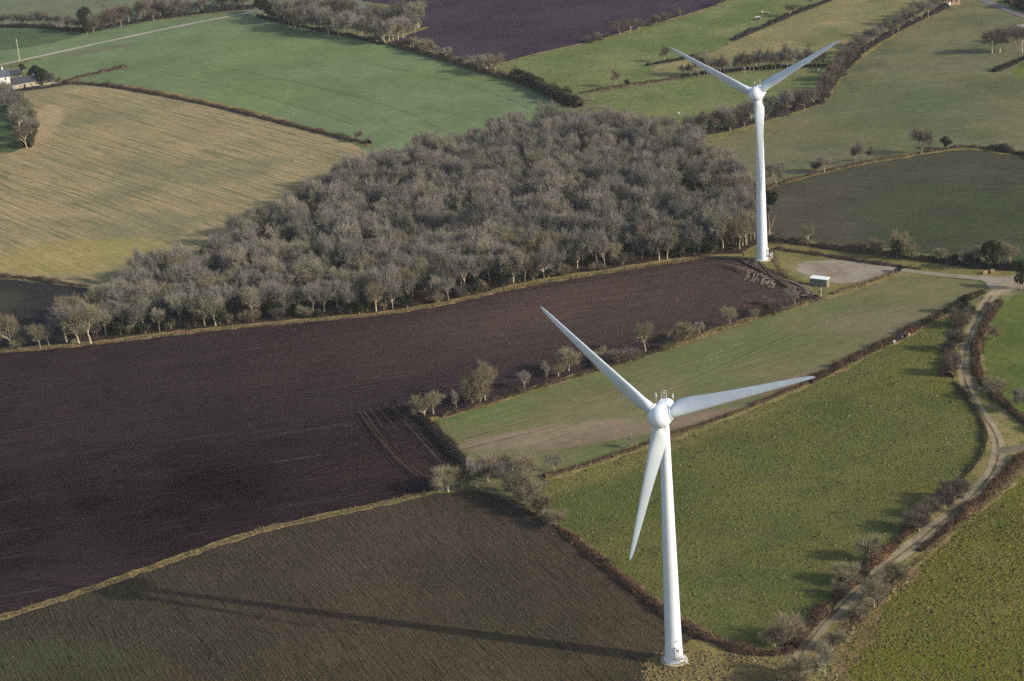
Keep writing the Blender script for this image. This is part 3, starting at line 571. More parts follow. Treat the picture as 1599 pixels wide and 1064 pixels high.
    prof('spinner', [(2.4, -1.6), (2.66, -1.55), (2.78, -.7), (2.78, .1), (2.64, 1.0), (2.34, 1.75), (1.88, 2.4), (1.28, 2.86), (.66, 3.1), (.12, 3.18)], WHITE)
    top = np.array([0, 0, hub_h+2.15]); yb = -n.copy(); yb[2] = 0; yb /= np.linalg.norm(yb)
    b = MB(); b.tube((0, 0, 62.3), (0, 0, 63.2), 1.18, 1.5, 32); b.build('yaw_bearing', WHITE, root, True)
    cyaw = math.atan2(s[1], s[0])
    hb = MB(); hb.box(top+yb*.2+np.array([0, 0, .02]), (1.7, 2.4, .34), cyaw); hatch = hb.build('roof_hatch', WHITE, root)
    b = MB(); base = top+yb*1.0
    for sg in (-.55, .55): b.tube(base+s*sg, base+s*sg+np.array([0, 0, 1.9]), .05, .05, 6)
    pr_ = [base+s*(.55*math.cos(t))+np.array([0, 0, 1.9+.55*math.sin(t)]) for t in np.linspace(0, math.pi, 9)]
    for i in range(8): b.tube(pr_[i], pr_[i+1], .05, .05, 6)
    b.tube(base-s*.55+np.array([0, 0, .9]), base+s*.55+np.array([0, 0, .9]), .04, .04, 6)
    b.tube(base+np.array([0, 0, .9]), base+np.array([0, 0, 1.7]), .03, .03, 5); b.tube(base+np.array([0, 0, 1.62]), base+np.array([0, 0, 1.85]), .14, .14, 8)
    b.build('wind_sensor_hoop', WHITE, root)
    for sg in (-1, 1):
        b = MB(); q = top+yb*1.6+s*sg*(2.0 if sg < 0 else 1.9)+np.array([0, 0, -1.0]); b.tube(q, q+np.array([0, 0, 1.5]), .04, .04, 6); b.tube(q+np.array([0, 0, 1.5]), q+np.array([0, 0, 2.4]), .15, .12, 10)
        b.build('beacon', WHITE, root)
    R_ = 36.44
    tab = [(2.2, 2.2, 1.0, 24), (3.0, 2.7, .8, 23), (3.8, 3.35, .55, 22), (5.2, 3.85, .38, 20), (7.5, 3.7, .30, 17), (10, 3.35, .26, 14), (13, 2.95, .23, 11.5), (17, 2.5, .2, 9), (21, 2.12, .19, 7), (25, 1.78, .18, 5.5), (29, 1.42, .17, 4.3), (32.5, 1.1, .16, 3.6), (34.7, .82, .16, 3), (35.8, .5, .16, 3), (36.3, .2, .18, 3), (R_, .06, .3, 3)]
    for k in range(3):
        a = phase-k*2*math.pi/3; e = math.cos(a)*s+math.sin(a)*u; tn = -math.sin(a)*s+math.cos(a)*u     # tn: trailing side
        V = []; M_ = 20
        for r_, c, th, tw in tab:
            be = math.radians(tw+3); cd = tn*math.cos(be)-n*math.sin(be); nd = n*math.cos(be)+tn*math.sin(be)
            rnd_ = min(1, max(0, (4.5-r_)/2.3))
            for i in range(M_):
                t = 2*math.pi*i/M_; xx = .5-.5*math.cos(t); sg = 1 if t <= math.pi else -1
                af = 5*th*(.2969*math.sqrt(max(xx, 0))-.126*xx-.3516*xx**2+.2843*xx**3-.1036*xx**4)
                yy = sg*af*(1.0 if sg > 0 else .7)
                cx, cy = .5-.5*math.cos(t), .5*math.sin(t)
                X = (xx-.28)*(1-rnd_)+(cx-.5)*rnd_; Y = yy*(1-rnd_)+cy*rnd_
                V.append(hub+e*r_+cd*X*c+nd*Y*c + n*(.9*(r_/R_)**2*0))
        F = []
        for j in range(len(tab)-1):
            for i in range(M_): F.append((j*M_+i, (j+1)*M_+i, (j+1)*M_+(i+1) % M_, j*M_+(i+1) % M_))
        F.append(tuple(range(M_))); F.append(tuple(range((len(tab)-1)*M_, len(tab)*M_))[::-1])
        bl = link('blade', mesh('blade', V, F, BLADE, True), root); bl.data.set_sharp_from_angle(angle=math.radians(60))
        b = MB(); b.tube(hub+e*1.8, hub+e*2.62, 1.36, 1.3, 32); b.tube(hub+e*2.622, hub+e*2.8, 1.42, 1.42, 32); b.build('blade_collar', WHITE, bl, True)
    return root
turbine(33.07, 392.99, -.3114, 2.3987, 'nearer white wind turbine standing at the bottom edge of the near green pasture')
turbine(96.95, 678.38, -.3981, 2.67, 'farther white wind turbine standing beside the gravel pad at the corner of the wood', door_az=1.0)

# ------------------------------------------------------------------ the wood
def inside(p, poly):
    x, y = p[:, 0], p[:, 1]; c = np.zeros(len(p), bool); n = len(poly)
    for i in range(n):
        x1, y1 = poly[i]; x2, y2 = poly[(i+1) % n]
        if y1 == y2: continue
        c ^= ((y1 > y) != (y2 > y)) & (x < (x2-x1)*(y-y1)/(y2-y1)+x1)
    return c
WOOD = [(98, 530), (150, 500), (190, 455), (300, 415), (420, 360), (520, 295), (600, 262), (720, 232), (850, 206), (960, 206), (1040, 218), (1110, 250), (1172, 300), (1180, 382), (1110, 396), (950, 420), (800, 446), (700, 470), (600, 488), (500, 496), (300, 514), (190, 524)]
wp = Ps(WOOD); lo, hi = wp.min(0), wp.max(0)
gs = 6.1; gx, gy = np.meshgrid(np.arange(lo[0], hi[0], gs), np.arange(lo[1], hi[1], gs)); cand = np.stack([gx.ravel(), gy.ravel()], 1)
cand[::2] += [0, gs*.3]; cand += rng.uniform(-gs*.45, gs*.45, cand.shape); cand = cand[inside(cand, wp)]
cand = cand[rng.uniform(0, 1, len(cand)) > .07]
# a dark clearing towards the far turbine
cl = P(1085, 322)[:2]; cand = cand[(((cand-cl)/[13, 14])**2).sum(1) > 1]
dist = np.hypot(cand[:, 0], cand[:, 1]); cand = cand[np.argsort(dist)]
# distance to the front edge
edge = resample(Ps([(98, 532), (190, 526), (300, 516), (500, 498), (600, 490), (700, 472), (800, 448), (950, 422), (1110, 398), (1172, 390)]), 3)[0]
de = np.array([np.min(np.hypot(*(edge-q).T)) for q in cand])
front = de < 6.5
order = np.r_[np.where(front)[0], np.where(~front)[0]]
NI = 290; ind = order[:NI]; rest = order[NI:]
print('wood trees', len(cand), 'front', front.sum(), 'stuff', len(rest))
rt = random.Random(11)
for i in ind:
    x, y = cand[i]; f = front[i]; u_ = rt.random()
    kind = ('ivy' if u_ < .4 else 'pale' if u_ < .55 else 'slim' if u_ < .65 else 'oak') if f else ('ivy' if u_ < .1 else 'slim' if u_ < .25 else 'pale' if u_ < .33 else 'oak')
    if f and rt.random() < .1: kind = 'evergreen'
    hm = rt.uniform(9.5, 15) if f else min(18, max(7, rt.gauss(13, 2.4))); wf = rt.uniform(.68, .98)
    if kind == 'evergreen': hm = rt.uniform(5, 9)
    lab = {True: {'ivy': "ivy-clad bare tree on the wood's sunny edge above the dark plough", 'pale': "pale-twigged bare tree on the wood's sunny edge above the dark plough", 'slim': "slender bare tree on the wood's sunny edge above the dark plough", 'oak': "grey-brown bare tree on the wood's sunny edge above the dark plough", 'evergreen': "low dark evergreen on the wood's sunny edge above the dark plough"},
           False: {'ivy': 'ivy-clad bare tree packed inside the big central wood', 'pale': 'pale-twigged bare tree packed inside the big central wood', 'slim': 'slender bare tree packed inside the big central wood', 'oak': 'round grey-brown bare tree packed inside the big central wood'}}[bool(f)][kind]
    lab = lab.replace('packed inside the big central wood', 'inside the left end of the big central wood' if x < P(330, 430)[0] else 'inside the big central wood left of the near blade tip' if x < P(640, 400)[0] else 'inside the big central wood behind the near blade tip' if x < P(900, 380)[0] else 'inside the big central wood close to the far turbine')
    lab = lab.replace("sunny edge above the dark plough", "sunny edge, left end" if x < P(330, 515)[0] else "sunny edge, middle stretch" if x < P(700, 472)[0] else "sunny edge, stretch nearest the far turbine")
    tree(0, 0, 0, kind, lab, ('trees on the edge of the big wood' if f else 'trees inside the big wood'), world=(x, y), hm=hm, wf=wf, rnd=rt)
for q in range(75):
    e = edge[rt.randrange(len(edge)-1)]; dv = np.array([-.05, 1.0])*rt.uniform(1.5, 6)
    k_ = rt.choice(['shrub', 'shrubdark', 'evergreen', 'shrubdark'])
    lab = {'shrub': "pale bare shrub at the foot of the wood's sunny edge", 'shrubdark': "dark bare shrub at the foot of the wood's sunny edge", 'evergreen': "low holly bush at the foot of the wood's sunny edge"}[k_]
    tree(0, 0, 0, k_, lab, "bushes at the foot of the wood", world=e+dv, hm=rt.uniform(2.5, 5.5), wf=rt.uniform(1.0, 1.5), rnd=rt, name='holly_bush' if k_ == 'evergreen' else None)
# the rest of the wood as one mass
def scatter_stuff(name, mats, T12, pts, scl, label):
    "one object: a few tree meshes set on points by geometry nodes"
    Vs = []; mi = []; pid = []
    for k, (a, b) in enumerate(T12):
        Vs.append(a); mi += [0]*len(a); Vs.append(b); mi += [1]*len(b); pid += [k]*(3*(len(a)+len(b)))
    V = np.concatenate(Vs); nt = len(V); npnt = len(pts)
    me = bpy.data.meshes.new(name); me.vertices.add(nt*3+npnt)
    co = np.concatenate([V.reshape(-1, 3), np.c_[pts, np.zeros(npnt)]]).astype(np.float32); me.vertices.foreach_set('co', co.ravel())
    me.loops.add(nt*3); me.loops.foreach_set('vertex_index', np.arange(nt*3, dtype=np.int32)); me.polygons.add(nt); me.polygons.foreach_set('loop_start', np.arange(0, nt*3, 3, dtype=np.int32))
    for mt in mats: me.materials.append(mt)
    me.polygons.foreach_set('material_index', np.array(mi, dtype=np.int32))
    at = me.attributes.new('pid', 'INT', 'POINT'); at.data.foreach_set('value', np.array(pid+[-1]*npnt, dtype=np.int32))
    at = me.attributes.new('size', 'FLOAT', 'POINT'); at.data.foreach_set('value', np.r_[np.zeros(nt*3), scl].astype(np.float32))
    me.update()
    o = link(name, me); tag(o, label, kind='stuff')
    g = bpy.data.node_groups.new(name, 'GeometryNodeTree'); g.interface.new_socket('Geometry', in_out='INPUT', socket_type='NodeSocketGeometry'); g.interface.new_socket('Geometry', in_out='OUTPUT', socket_type='NodeSocketGeometry')
    N = g.nodes; L = g.links; gi = N.new('NodeGroupInput'); go = N.new('NodeGroupOutput')
    na = N.new('GeometryNodeInputNamedAttribute'); na.data_type = 'INT'; na.inputs[0].default_value = 'pid'
    def sep(k):
        c = N.new('FunctionNodeCompare'); c.data_type = 'INT'; c.operation = 'EQUAL'; L.new(na.outputs[0], c.inputs[2]); c.inputs[3].default_value = k
        s_ = N.new('GeometryNodeSeparateGeometry'); s_.domain = 'POINT'; L.new(gi.outputs[0], s_.inputs[0]); L.new(c.outputs[0], s_.inputs[1]); return s_.outputs[0]
    g2i = N.new('GeometryNodeGeometryToInstance')
    for k in range(len(T12)): L.new(sep(k), g2i.inputs[0])
    iop = N.new('GeometryNodeInstanceOnPoints'); L.new(sep(-1), iop.inputs['Points']); L.new(g2i.outputs[0], iop.inputs['Instance']); iop.inputs['Pick Instance'].default_value = True
    ri = N.new('FunctionNodeRandomValue'); ri.data_type = 'INT'; ri.inputs[4].default_value = 0; ri.inputs[5].default_value = len(T12)-1; L.new([q for q in ri.outputs if q.type == 'INT'][0], iop.inputs['Instance Index'])
    rz = N.new('FunctionNodeRandomValue'); rz.data_type = 'FLOAT'; rz.inputs[2].default_value = 0; rz.inputs[3].default_value = 6.28; rz.inputs['Seed'].default_value = 5
    cx = N.new('ShaderNodeCombineXYZ'); L.new([q for q in rz.outputs if q.type == 'VALUE'][0], cx.inputs[2])
    er = N.new('FunctionNodeEulerToRotation'); L.new(cx.outputs[0], er.inputs[0]); L.new(er.outputs[0], iop.inputs['Rotation'])
    ns = N.new('GeometryNodeInputNamedAttribute'); ns.data_type = 'FLOAT'; ns.inputs[0].default_value = 'size'
    vs_ = N.new('ShaderNodeVectorMath'); vs_.operation = 'SCALE'; vs_.inputs[0].default_value = (.8, .8, 1.0); L.new(ns.outputs[0], vs_.inputs['Scale']); L.new(vs_.outputs[0], iop.inputs['Scale']); L.new(iop.outputs[0], go.inputs[0])
    mod = o.modifiers.new('scatter', 'NODES'); mod.node_group = g
    return o
scatter_stuff('woodland', [BARK, TWIG], raw[:9], cand[rest], np.clip(rng.normal(1.3, .24, len(rest)), .6, 1.9), 'rest of the dense bare wood rising behind its front trees')
# understorey in the wood: low evergreen scrub
def scrub(name, poly, n, size, hgt, mat, label, seed=3, world=False):
    r = np.random.default_rng(seed); pw = Ps(poly) if not world else poly; l, h = pw.min(0), pw.max(0)
    q = r.uniform(l, h, (n*3, 2)); q = q[inside(q, pw)][:n]; nc = len(q)//14; c = q[:nc]; k = r.integers(0, nc, len(q)); ch = r.uniform(.4, 1, nc)
    p = np.c_[c[k]+r.normal(0, .9, (len(q), 2)), np.abs(r.normal(0, .5, len(q)))*hgt*ch[k]+.1]
    o = link(name, tri_mesh(name, leaves(p, size, r), mat)); tag(o, label, kind='stuff'); return o
SCRUB = island_mat('scrub_leaves', [(70, 66, 52), (58, 64, 44), (92, 78, 62), (48, 54, 38)])
scrub('undergrowth', WOOD, 60000, .45, 2.4, SCRUB, 'dark scrub growing under the bare trees of the wood')

# ------------------------------------------------------------------ hedges
HB = island_mat('hedge_brown', [(98, 82, 74), (72, 60, 56), (112, 98, 82), (60, 54, 46), (88, 84, 66)])
HM = island_mat('hedge_maroon', [(104, 78, 70), (76, 58, 54), (120, 94, 80), (60, 48, 44), (102, 94, 70), (70, 68, 50)])
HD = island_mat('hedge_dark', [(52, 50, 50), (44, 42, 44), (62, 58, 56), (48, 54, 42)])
HG = island_mat('hedge_green', [(60, 66, 46), (48, 54, 38), (78, 78, 56), (92, 86, 66)])
HP = island_mat('hedge_pale', [(134, 122, 88), (108, 98, 70), (150, 134, 104), (84, 76, 58), (118, 96, 78)])
def hedge(label, pts, w, h, mat, dens=45, lean=.5, sl=.7, sw=.12, seed=None, name='hedge', cat='hedge', group=None, gap=0.0):
    seed = seed or rr_.randint(1, 9999); r = np.random.default_rng(seed)
    p = chaikin(Ps(pts), False, 2); p, t = resample(p, .5); tt, nn = normals2(p); L = t[-1]
    n = int(L*dens); u = r.uniform(0, L, n)
    lump = .72+.27*sn(t, 4, seed)+.2*sn(t, 1.3, seed+1); lump = np.clip(lump, .18, 1.5)
    if gap: lump *= np.clip(.8+1.2*(sn(t, 7, seed+3)+.9-gap), .08, 1.2)
    px_ = np.stack([np.interp(u, t, p[:, k]) for k in (0, 1)], 1); nx = np.stack([np.interp(u, t, nn[:, k]) for k in (0, 1)], 1); lu = np.interp(u, t, lump)
    a = r.uniform(0, math.pi, n); rad = r.uniform(.55, 1.0, n)
    off = np.cos(a)*w/2*rad*(.3+.7*lu)+r.normal(0, w*.05, n); z = np.sin(a)**.7*h*rad*lu
    b = np.c_[px_+nx*off[:, None], z]
    d = unit(np.c_[nx*(np.cos(a)*lean)[:, None]+r.normal(0, .45, (n, 2)), np.abs(r.normal(.6, .5, n))]); d *= np.where(r.uniform(0, 1, n) < .12, 2.2, 1.0)[:, None]
    T = slivers(b, b+d*(sl*r.uniform(.5, 1.3, n))[:, None], sw*r.uniform(.6, 1.6, n), r)
    # inner body
    m_ = len(p); V = []; step = max(1, m_//400)
    idx = np.arange(0, m_, 2); q = p[idx]; qn = nn[idx]; ql = lump[idx]; prof = [(-.5, 0), (-.42, .5), (-.15, .82), (.15, .82), (.42, .5), (.5, 0)]
    G = np.array([[np.r_[q[i]+qn[i]*(o*w*.88*(.25+.75*ql[i])*r.uniform(.85, 1.1)), zz*h*ql[i]*r.uniform(.75, 1.05)] for o, zz in prof] for i in range(len(idx))])
    T2 = []
    for j in range(len(prof)-1):
        A0, B0, C0, D0 = G[:-1, j], G[1:, j], G[1:, j+1], G[:-1, j+1]
        T2.append(np.stack([A0, B0, C0], 1)); T2.append(np.stack([A0, C0, D0], 1))
    o = link(name, tri_mesh(name, np.concatenate([T]+T2), mat)); tag(o, label, cat, group); return o
hedge('long reddish hedge between the pale stubble and the far green field', [(112, 131), (150, 132), (230, 145), (330, 165), (430, 190), (500, 208), (577, 226)], 3.4, 2.2, HB, 70)
hedge('bramble spur running into the far green field from the farm corner', [(100, 130), (125, 122), (150, 116), (180, 109), (198, 106)], 4.5, 2.2, HB, 110)
hedge('grey hedge below the stone cottage at the top of the stubble', [(22, 143), (60, 139), (92, 134), (112, 131)], 3.0, 2.0, HD, 70)
hedge('dark evergreen hedge pointing at the wood from the far green field', [(800, 124), (830, 135), (855, 148), (880, 160), (906, 168)], 6, 6.0, HG, 260, sl=.9, sw=.3)
hedge('scrubby hedge along the top of the far green field beside the plum plough', [(608, 70), (650, 82), (700, 96), (745, 110), (800, 126)], 4.5, 3.6, HB, 110)
hedge('dark shrubby hedge under the small copse beside the far green field', [(400, 26), (450, 38), (520, 52), (600, 70)], 3.5, 2.6, HD, 80)
hedge('low hedge stub with a lone tree in the rough pasture', [(1010, 103), (1030, 99), (1060, 94), (1085, 88)], 3.5, 1.8, HD, 80)
hedge('dark hedge climbing between the green and the dry upper pastures', [(1144, 64), (1175, 50), (1205, 38), (1240, 22), (1300, 0), (1340, -14)], 4, 2.4, HD, 80)
hedge('low hedge above the sheep pasture left of the tree row', [(905, 146), (940, 141), (985, 134), (1030, 127), (1065, 121)], 2.5, 1.5, HB, 60)
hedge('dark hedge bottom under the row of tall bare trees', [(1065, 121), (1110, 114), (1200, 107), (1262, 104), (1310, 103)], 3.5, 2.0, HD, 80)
hedge('thorny scrub under the wood tip right of the white sheep', [(1070, 205), (1110, 210), (1160, 197), (1220, 180), (1285, 160)], 6, 3.0, HD, 110)
hedge('dark scrub bend below the dry pasture', [(1285, 150), (1300, 125), (1318, 106), (1340, 88)], 8, 3.0, HD, 120)
hedge('dark hedge under the tree belt at the top right', [(1340, 86), (1372, 65), (1405, 47), (1440, 30), (1478, 12)], 5, 2.6, HD, 100)
hedge('low earthy hedge between the olive pasture and the dark crop', [(1196, 295), (1260, 275), (1340, 257), (1430, 241), (1500, 230), (1540, 232), (1605, 246)], 2.2, 1.2, HB, 50, gap=.3)
hedge('dark hedge end at the right edge above the dark crop', [(1545, 232), (1575, 238), (1625, 250)], 5, 2.6, HD, 110)
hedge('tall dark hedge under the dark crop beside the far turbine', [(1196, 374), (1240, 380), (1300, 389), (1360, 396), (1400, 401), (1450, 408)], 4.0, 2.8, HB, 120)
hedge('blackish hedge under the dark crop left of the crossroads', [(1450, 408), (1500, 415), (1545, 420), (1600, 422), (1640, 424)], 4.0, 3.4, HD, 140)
hedge('low brown bank hedge behind the gravel pad', [(1212, 389), (1240, 394), (1262, 396), (1300, 402), (1350, 410), (1395, 416), (1438, 421)], 2.6, 1.3, HB, 60, gap=.2)
hedge('stony low hedge along the front of the gravel pad', [(1300, 460), (1330, 450), (1360, 441), (1395, 428)], 2.2, .9, HP, 60)
hedge('thin brambly hedge under the trees between plough and green strip', [(690, 652), (750, 635), (820, 612), (900, 589), (950, 574)], 2.4, 1.1, HB, 60, gap=.25)
hedge('thicket stretch of hedge above the green strip behind the near blade', [(925, 578), (950, 572), (1000, 558), (1050, 541)], 4.2, 2.3, HG, 110)
hedge('dry grassy hedge stretch on the strip edge with small trees', [(1050, 541), (1080, 532), (1130, 514), (1200, 492), (1290, 466)], 2.4, 1.0, HP, 60, gap=.2)
hedge('black hedge at the inner corner of the big plough', [(656, 652), (675, 672), (700, 698), (722, 726), (738, 748)], 4.2, 2.8, HD, 160)  # uses the dark hedge colours
hedge('straggling low hedge between green strip and near pasture', [(850, 746), (900, 732), (960, 712), (1040, 684), (1120, 656), (1200, 624), (1262, 598)], 1.9, .9, HB, 45, gap=.5)
hedge('rusty red bramble hedge above the near pasture', [(1262, 598), (1300, 580), (1350, 553), (1400, 530), (1430, 512)], 4.6, 1.9, HM, 140)
hedge('brown green end of the strip hedge near the lane', [(1430, 512), (1460, 497), (1500, 476), (1534, 457)], 3.4, 1.5, HG, 110)
hedge('bramble hedge running down to the near turbine', [(838, 802), (880, 830), (930, 872), (980, 912), (1040, 962), (1100, 998), (1140, 1014), (1200, 1026), (1240, 1016)], 2.6, 1.5, HM, 90, gap=.1)
hedge('dark hedge on the lower left side of the lane', [(1238, 1012), (1270, 975), (1310, 932), (1355, 890), (1400, 850), (1440, 808), (1478, 774)], 3.4, 1.9, HM, 120)
hedge('thin hedge on the bend left of the lane', [(1478, 774), (1505, 745), (1526, 722), (1540, 692), (1532, 655), (1510, 622), (1490, 598)], 1.4, 1.0, HG, 60, gap=.3)
hedge('shrubby hedge left of the narrow upper lane', [(1480, 590), (1480, 560), (1490, 530), (1500, 505), (1514, 482)], 4.2, 2.0, HB, 130)
hedge('dark hedge right of the upper lane below the bright pasture', [(1560, 474), (1542, 500), (1528, 530), (1522, 560), (1528, 590), (1546, 612), (1575, 640), (1610, 668), (1640, 690)], 3.6, 2.2, HM, 130)
hedge('black hedge right of the lane bend above the tussocky field', [(1625, 708), (1595, 716), (1560, 752), (1520, 795), (1480, 826), (1436, 862)], 2.8, 1.9, HM, 110)
hedge('broken hedge right of the lower lane', [(1406, 902), (1380, 925), (1340, 962), (1322, 985)], 2.2, 1.3, HM, 70, gap=.6)
hedge('hedge stub at the right edge above the small bright corner', [(1552, 113), (1575, 104), (1600, 92), (1640, 80)], 4, 2.2, HD, 110)
hedge('rough hedge along the bottom of the pale stubble', [(-40, 430), (30, 434), (80, 440), (140, 448)], 2.6, 1.4, HB, 60, gap=.2)
hedge('leafy hedge west of the stubble in front of the meadow', [(8, 150), (25, 168), (42, 190), (48, 212), (40, 232)], 7, 5.5, HG, 230, sl=1.0, sw=.25)
hedge('field hedge under the distant tree line at the top left', [(-60, 44), (0, 43), (60, 43), (130, 50)], 4, 3.0, HD, 110)
hedge('brushy hedge under the tree band beside the pale road', [(135, 52), (190, 40), (250, 29), (330, 19), (398, 13)], 6, 3.6, HD, 130)
hedge('garden hedge behind the grey road in the top right corner', [(1572, 2), (1590, 12), (1625, 28)], 4, 3, HD, 110)

# ------------------------------------------------------------------ single trees (x, y of the foot, height in photo pixels, kind, width)
T = tree
# left corner
T(18, 545, 60, 'pale', 'pale bare tree at the left edge leaning over the plough', wf=.7)
T(30, 545, 22, 'shrub', 'small bare shrub at the left edge by the grass verge', wf=1.2)
T(63, 545, 44, 'pale', 'bushy bare tree second from the left edge above the verge', wf=.8)
T(77, 541, 40, 'oak', 'bare tree between the bushy one and the wood corner', wf=.8)
T(104, 534, 66, 'oak', 'first leaning bare tree of the wood at its left corner', wf=.9)
T(124, 538, 60, 'oak', 'leaning bare tree at the left corner of the wood', wf=1.0)
T(142, 538, 66, 'pale', 'forked pale tree in front of the wood corner', wf=.95)
T(115, 510, 55, 'pale', 'pale crowned tree standing highest at the left corner of the wood', wf=1.0)
# line between plough and strip
for x, y, h, k, w, l in [(664, 655, 44, 'pale', 1.3, 'broad twin-trunked tree at the inner corner of the big plough'), (677, 647, 38, 'oak', 1.1, 'short bare tree right of the twin-trunked one'),
    (713, 637, 32, 'slim', .9, 'thin bare tree between the broad tree and the tall clump'), (738, 631, 50, 'shrub', .8, 'left bushy stem of the tall clump above the strip'), (758, 627, 66, 'pale', .75, 'tallest bare tree of the clump above the strip'), (750, 630, 52, 'shrub', .9, 'shrubby tree at the foot of the tall clump'),
    (819, 608, 30, 'oak', .95, 'small round bare tree above the green strip'), (855, 594, 36, 'slim', .9, 'crooked thin tree left of the near blade'), (888, 580, 46, 'shrub', .9, 'many-stemmed tree behind the near blade'), (872, 588, 24, 'shrub', 1.2, 'low shrub left of the near blade'),
    (938, 566, 26, 'shrub', 1.4, 'pale bush right of the near blade'), (965, 570, 30, 'shrubdark', 1.5, 'dark green-brown bush in the strip hedge'), (985, 565, 26, 'shrubdark', 1.5, 'second dark bush in the strip hedge'), (1008, 551, 52, 'pale', .75, 'pale tree standing over the strip hedge'),
    (1072, 531, 34, 'shrub', 1.2, 'wide pale bush in the strip hedge'), (1060, 534, 26, 'shrub', 1.3, 'low bush left of the wide pale bush'), (1093, 522, 22, 'oak', .9, 'tiny bare tree right of the wide pale bush'), (1140, 510, 35, 'pale', .85, 'lollipop shaped bare tree on the strip edge'),
    (1178, 496, 16, 'shrub', 1.2, 'tiny bush right of the lollipop tree'), (1200, 490, 30, 'shrubdark', 1.0, 'grey bush left of the thin pair'), (1212, 492, 28, 'shrubdark', 1.1, 'low grey bush beside the thin pair'), (1229, 477, 36, 'slim', .9, 'left of the thin pair of trees below the ruts'), (1241, 478, 34, 'slim', .9, 'right of the thin pair of trees below the ruts'), (1282, 462, 12, 'shrub', 1., 'little bush at the foot of the pale pole'),
    (865, 736, 32, 'oak', 1.0, 'low-branched tree on the strip hedge left of the near tower'), (987, 700, 22, 'slim', .9, 'small bare tree on the strip hedge beside the near tower')]: T(x, y, h, k, l, wf=w)
# clump at the corner of the ploughs
for x, y, h, k, w, l in [(700, 768, 46, 'shrub', 1.15, 'round many-stemmed bush at the left of the corner clump'), (722, 762, 42, 'shrub', 1.0, 'second bush of the corner clump'), (745, 762, 50, 'ivy', .9, 'ivy-dark tree in the corner clump'), (762, 752, 52, 'shrub', .9, 'grey-green bush behind the corner clump'), (685, 768, 28, 'shrub', 1.2, 'low bush at the left foot of the corner clump'),
    (795, 768, 56, 'oak', .9, 'bare tree right of the ditch at the corner clump'), (812, 778, 56, 'shrub', 1.1, 'olive bush at the top of the bramble hedge'), (828, 790, 54, 'shrub', 1.1, 'tall olive shrub on the bramble hedge'), (848, 806, 44, 'shrub', 1.0, 'middle shrub on the bramble hedge'), (868, 822, 32, 'shrub', 1.4, 'spreading grey shrub on the bramble hedge'), (820, 745, 40, 'shrub', 1.2, 'hazy bare bush at the corner of the strip'), (780, 745, 44, 'shrub', 1.2, 'hazy bare bush at the end of the strip'),
    (950, 880, 14, 'shrub', 1.0, 'tiny dark bush on the bramble hedge under the low blade tip')]: T(x, y, h, k, l, wf=w)
# lane side
for x, y, h, k, w, l in [(1232, 1004, 46, 'shrub', 1.35, 'dense round grey tree over the dark hedge left of the lane'), (1210, 1010, 30, 'shrub', 1.3, 'low grey bush left of the round grey tree'), (1320, 910, 36, 'shrub', 1.3, 'greyish bush leaning over the near pasture'), (1358, 875, 46, 'shrub', 1.0, 'hazy bare tree over the near pasture'), (1310, 930, 26, 'shrub', 1.2, 'small hazy bush above the lane hedge'),
    (1435, 830, 44, 'shrubdark', 1.1, 'purplish bush at the lower lane hedge'), (1455, 808, 34, 'shrubdark', 1.1, 'purple-grey bush by the lane above the purplish one'), (1490, 784, 44, 'shrubdark', 1.2, 'mauve thicket at the lane left of the bend'), (1475, 796, 34, 'shrubdark', 1.3, 'mauve bush below the thicket by the lane'),
    (1365, 948, 46, 'pale', 1.0, 'forked bare tree right of the lower lane'), (1372, 938, 34, 'shrub', 1.3, 'bush behind the forked tree right of the lane'), (1398, 912, 36, 'shrub', 1.4, 'bush hanging over the lower lane'), (1345, 965, 30, 'shrub', 1.5, 'spreading thicket over the lower lane'), (1288, 1060, 66, 'slim', .8, 'twisted pale tree near the bottom edge'), (1274, 1064, 40, 'slimdark', .6, 'dark stem beside the twisted pale tree'), (1300, 1015, 36, 'shrub', 1.2, 'pale bush above the twisted tree'), (1255, 1068, 50, 'pale', 1.0, 'pale bare tree at the bottom edge on the lane'), (1238, 1075, 46, 'shrub', 1.0, 'grey bush at the bottom edge left of the lane'),
    (1487, 585, 42, 'shrubdark', .8, 'shrub at the top corner of the near pasture'), (1492, 548, 40, 'shrubdark', .9, 'grey shrub left of the narrow lane'), (1500, 510, 36, 'shrubdark', 1.2, 'shrub clump left of the upper lane'), (1508, 490, 30, 'evergreen', 1.0, 'dark evergreen bush left of the upper lane'), (1545, 490, 22, 'shrubdark', 1.3, 'grey bush right of the upper lane'), (1552, 530, 30, 'shrub', .9, 'thin shrub right of the lane above the bright pasture'),
    (1541, 608, 26, 'shrub', .8, 'leaning stump tree right of the lane bend'), (1556, 622, 32, 'pale', 1.4, 'spreading bare tree right of the lane bend'), (1588, 640, 36, 'slim', .9, 'thin trunked tree right of the lane bend'), (1600, 645, 40, 'oak', .9, 'bare tree at the right edge over the lane hedge'),
    (1594, 452, 40, 'evergreen', .7, 'dark bush beside the crossroads at the right edge'), (1404, 426, 12, 'evergreen', 1.6, 'small round bush at the corner of the gravel pad')]: T(x, y, h, k, l, wf=w)
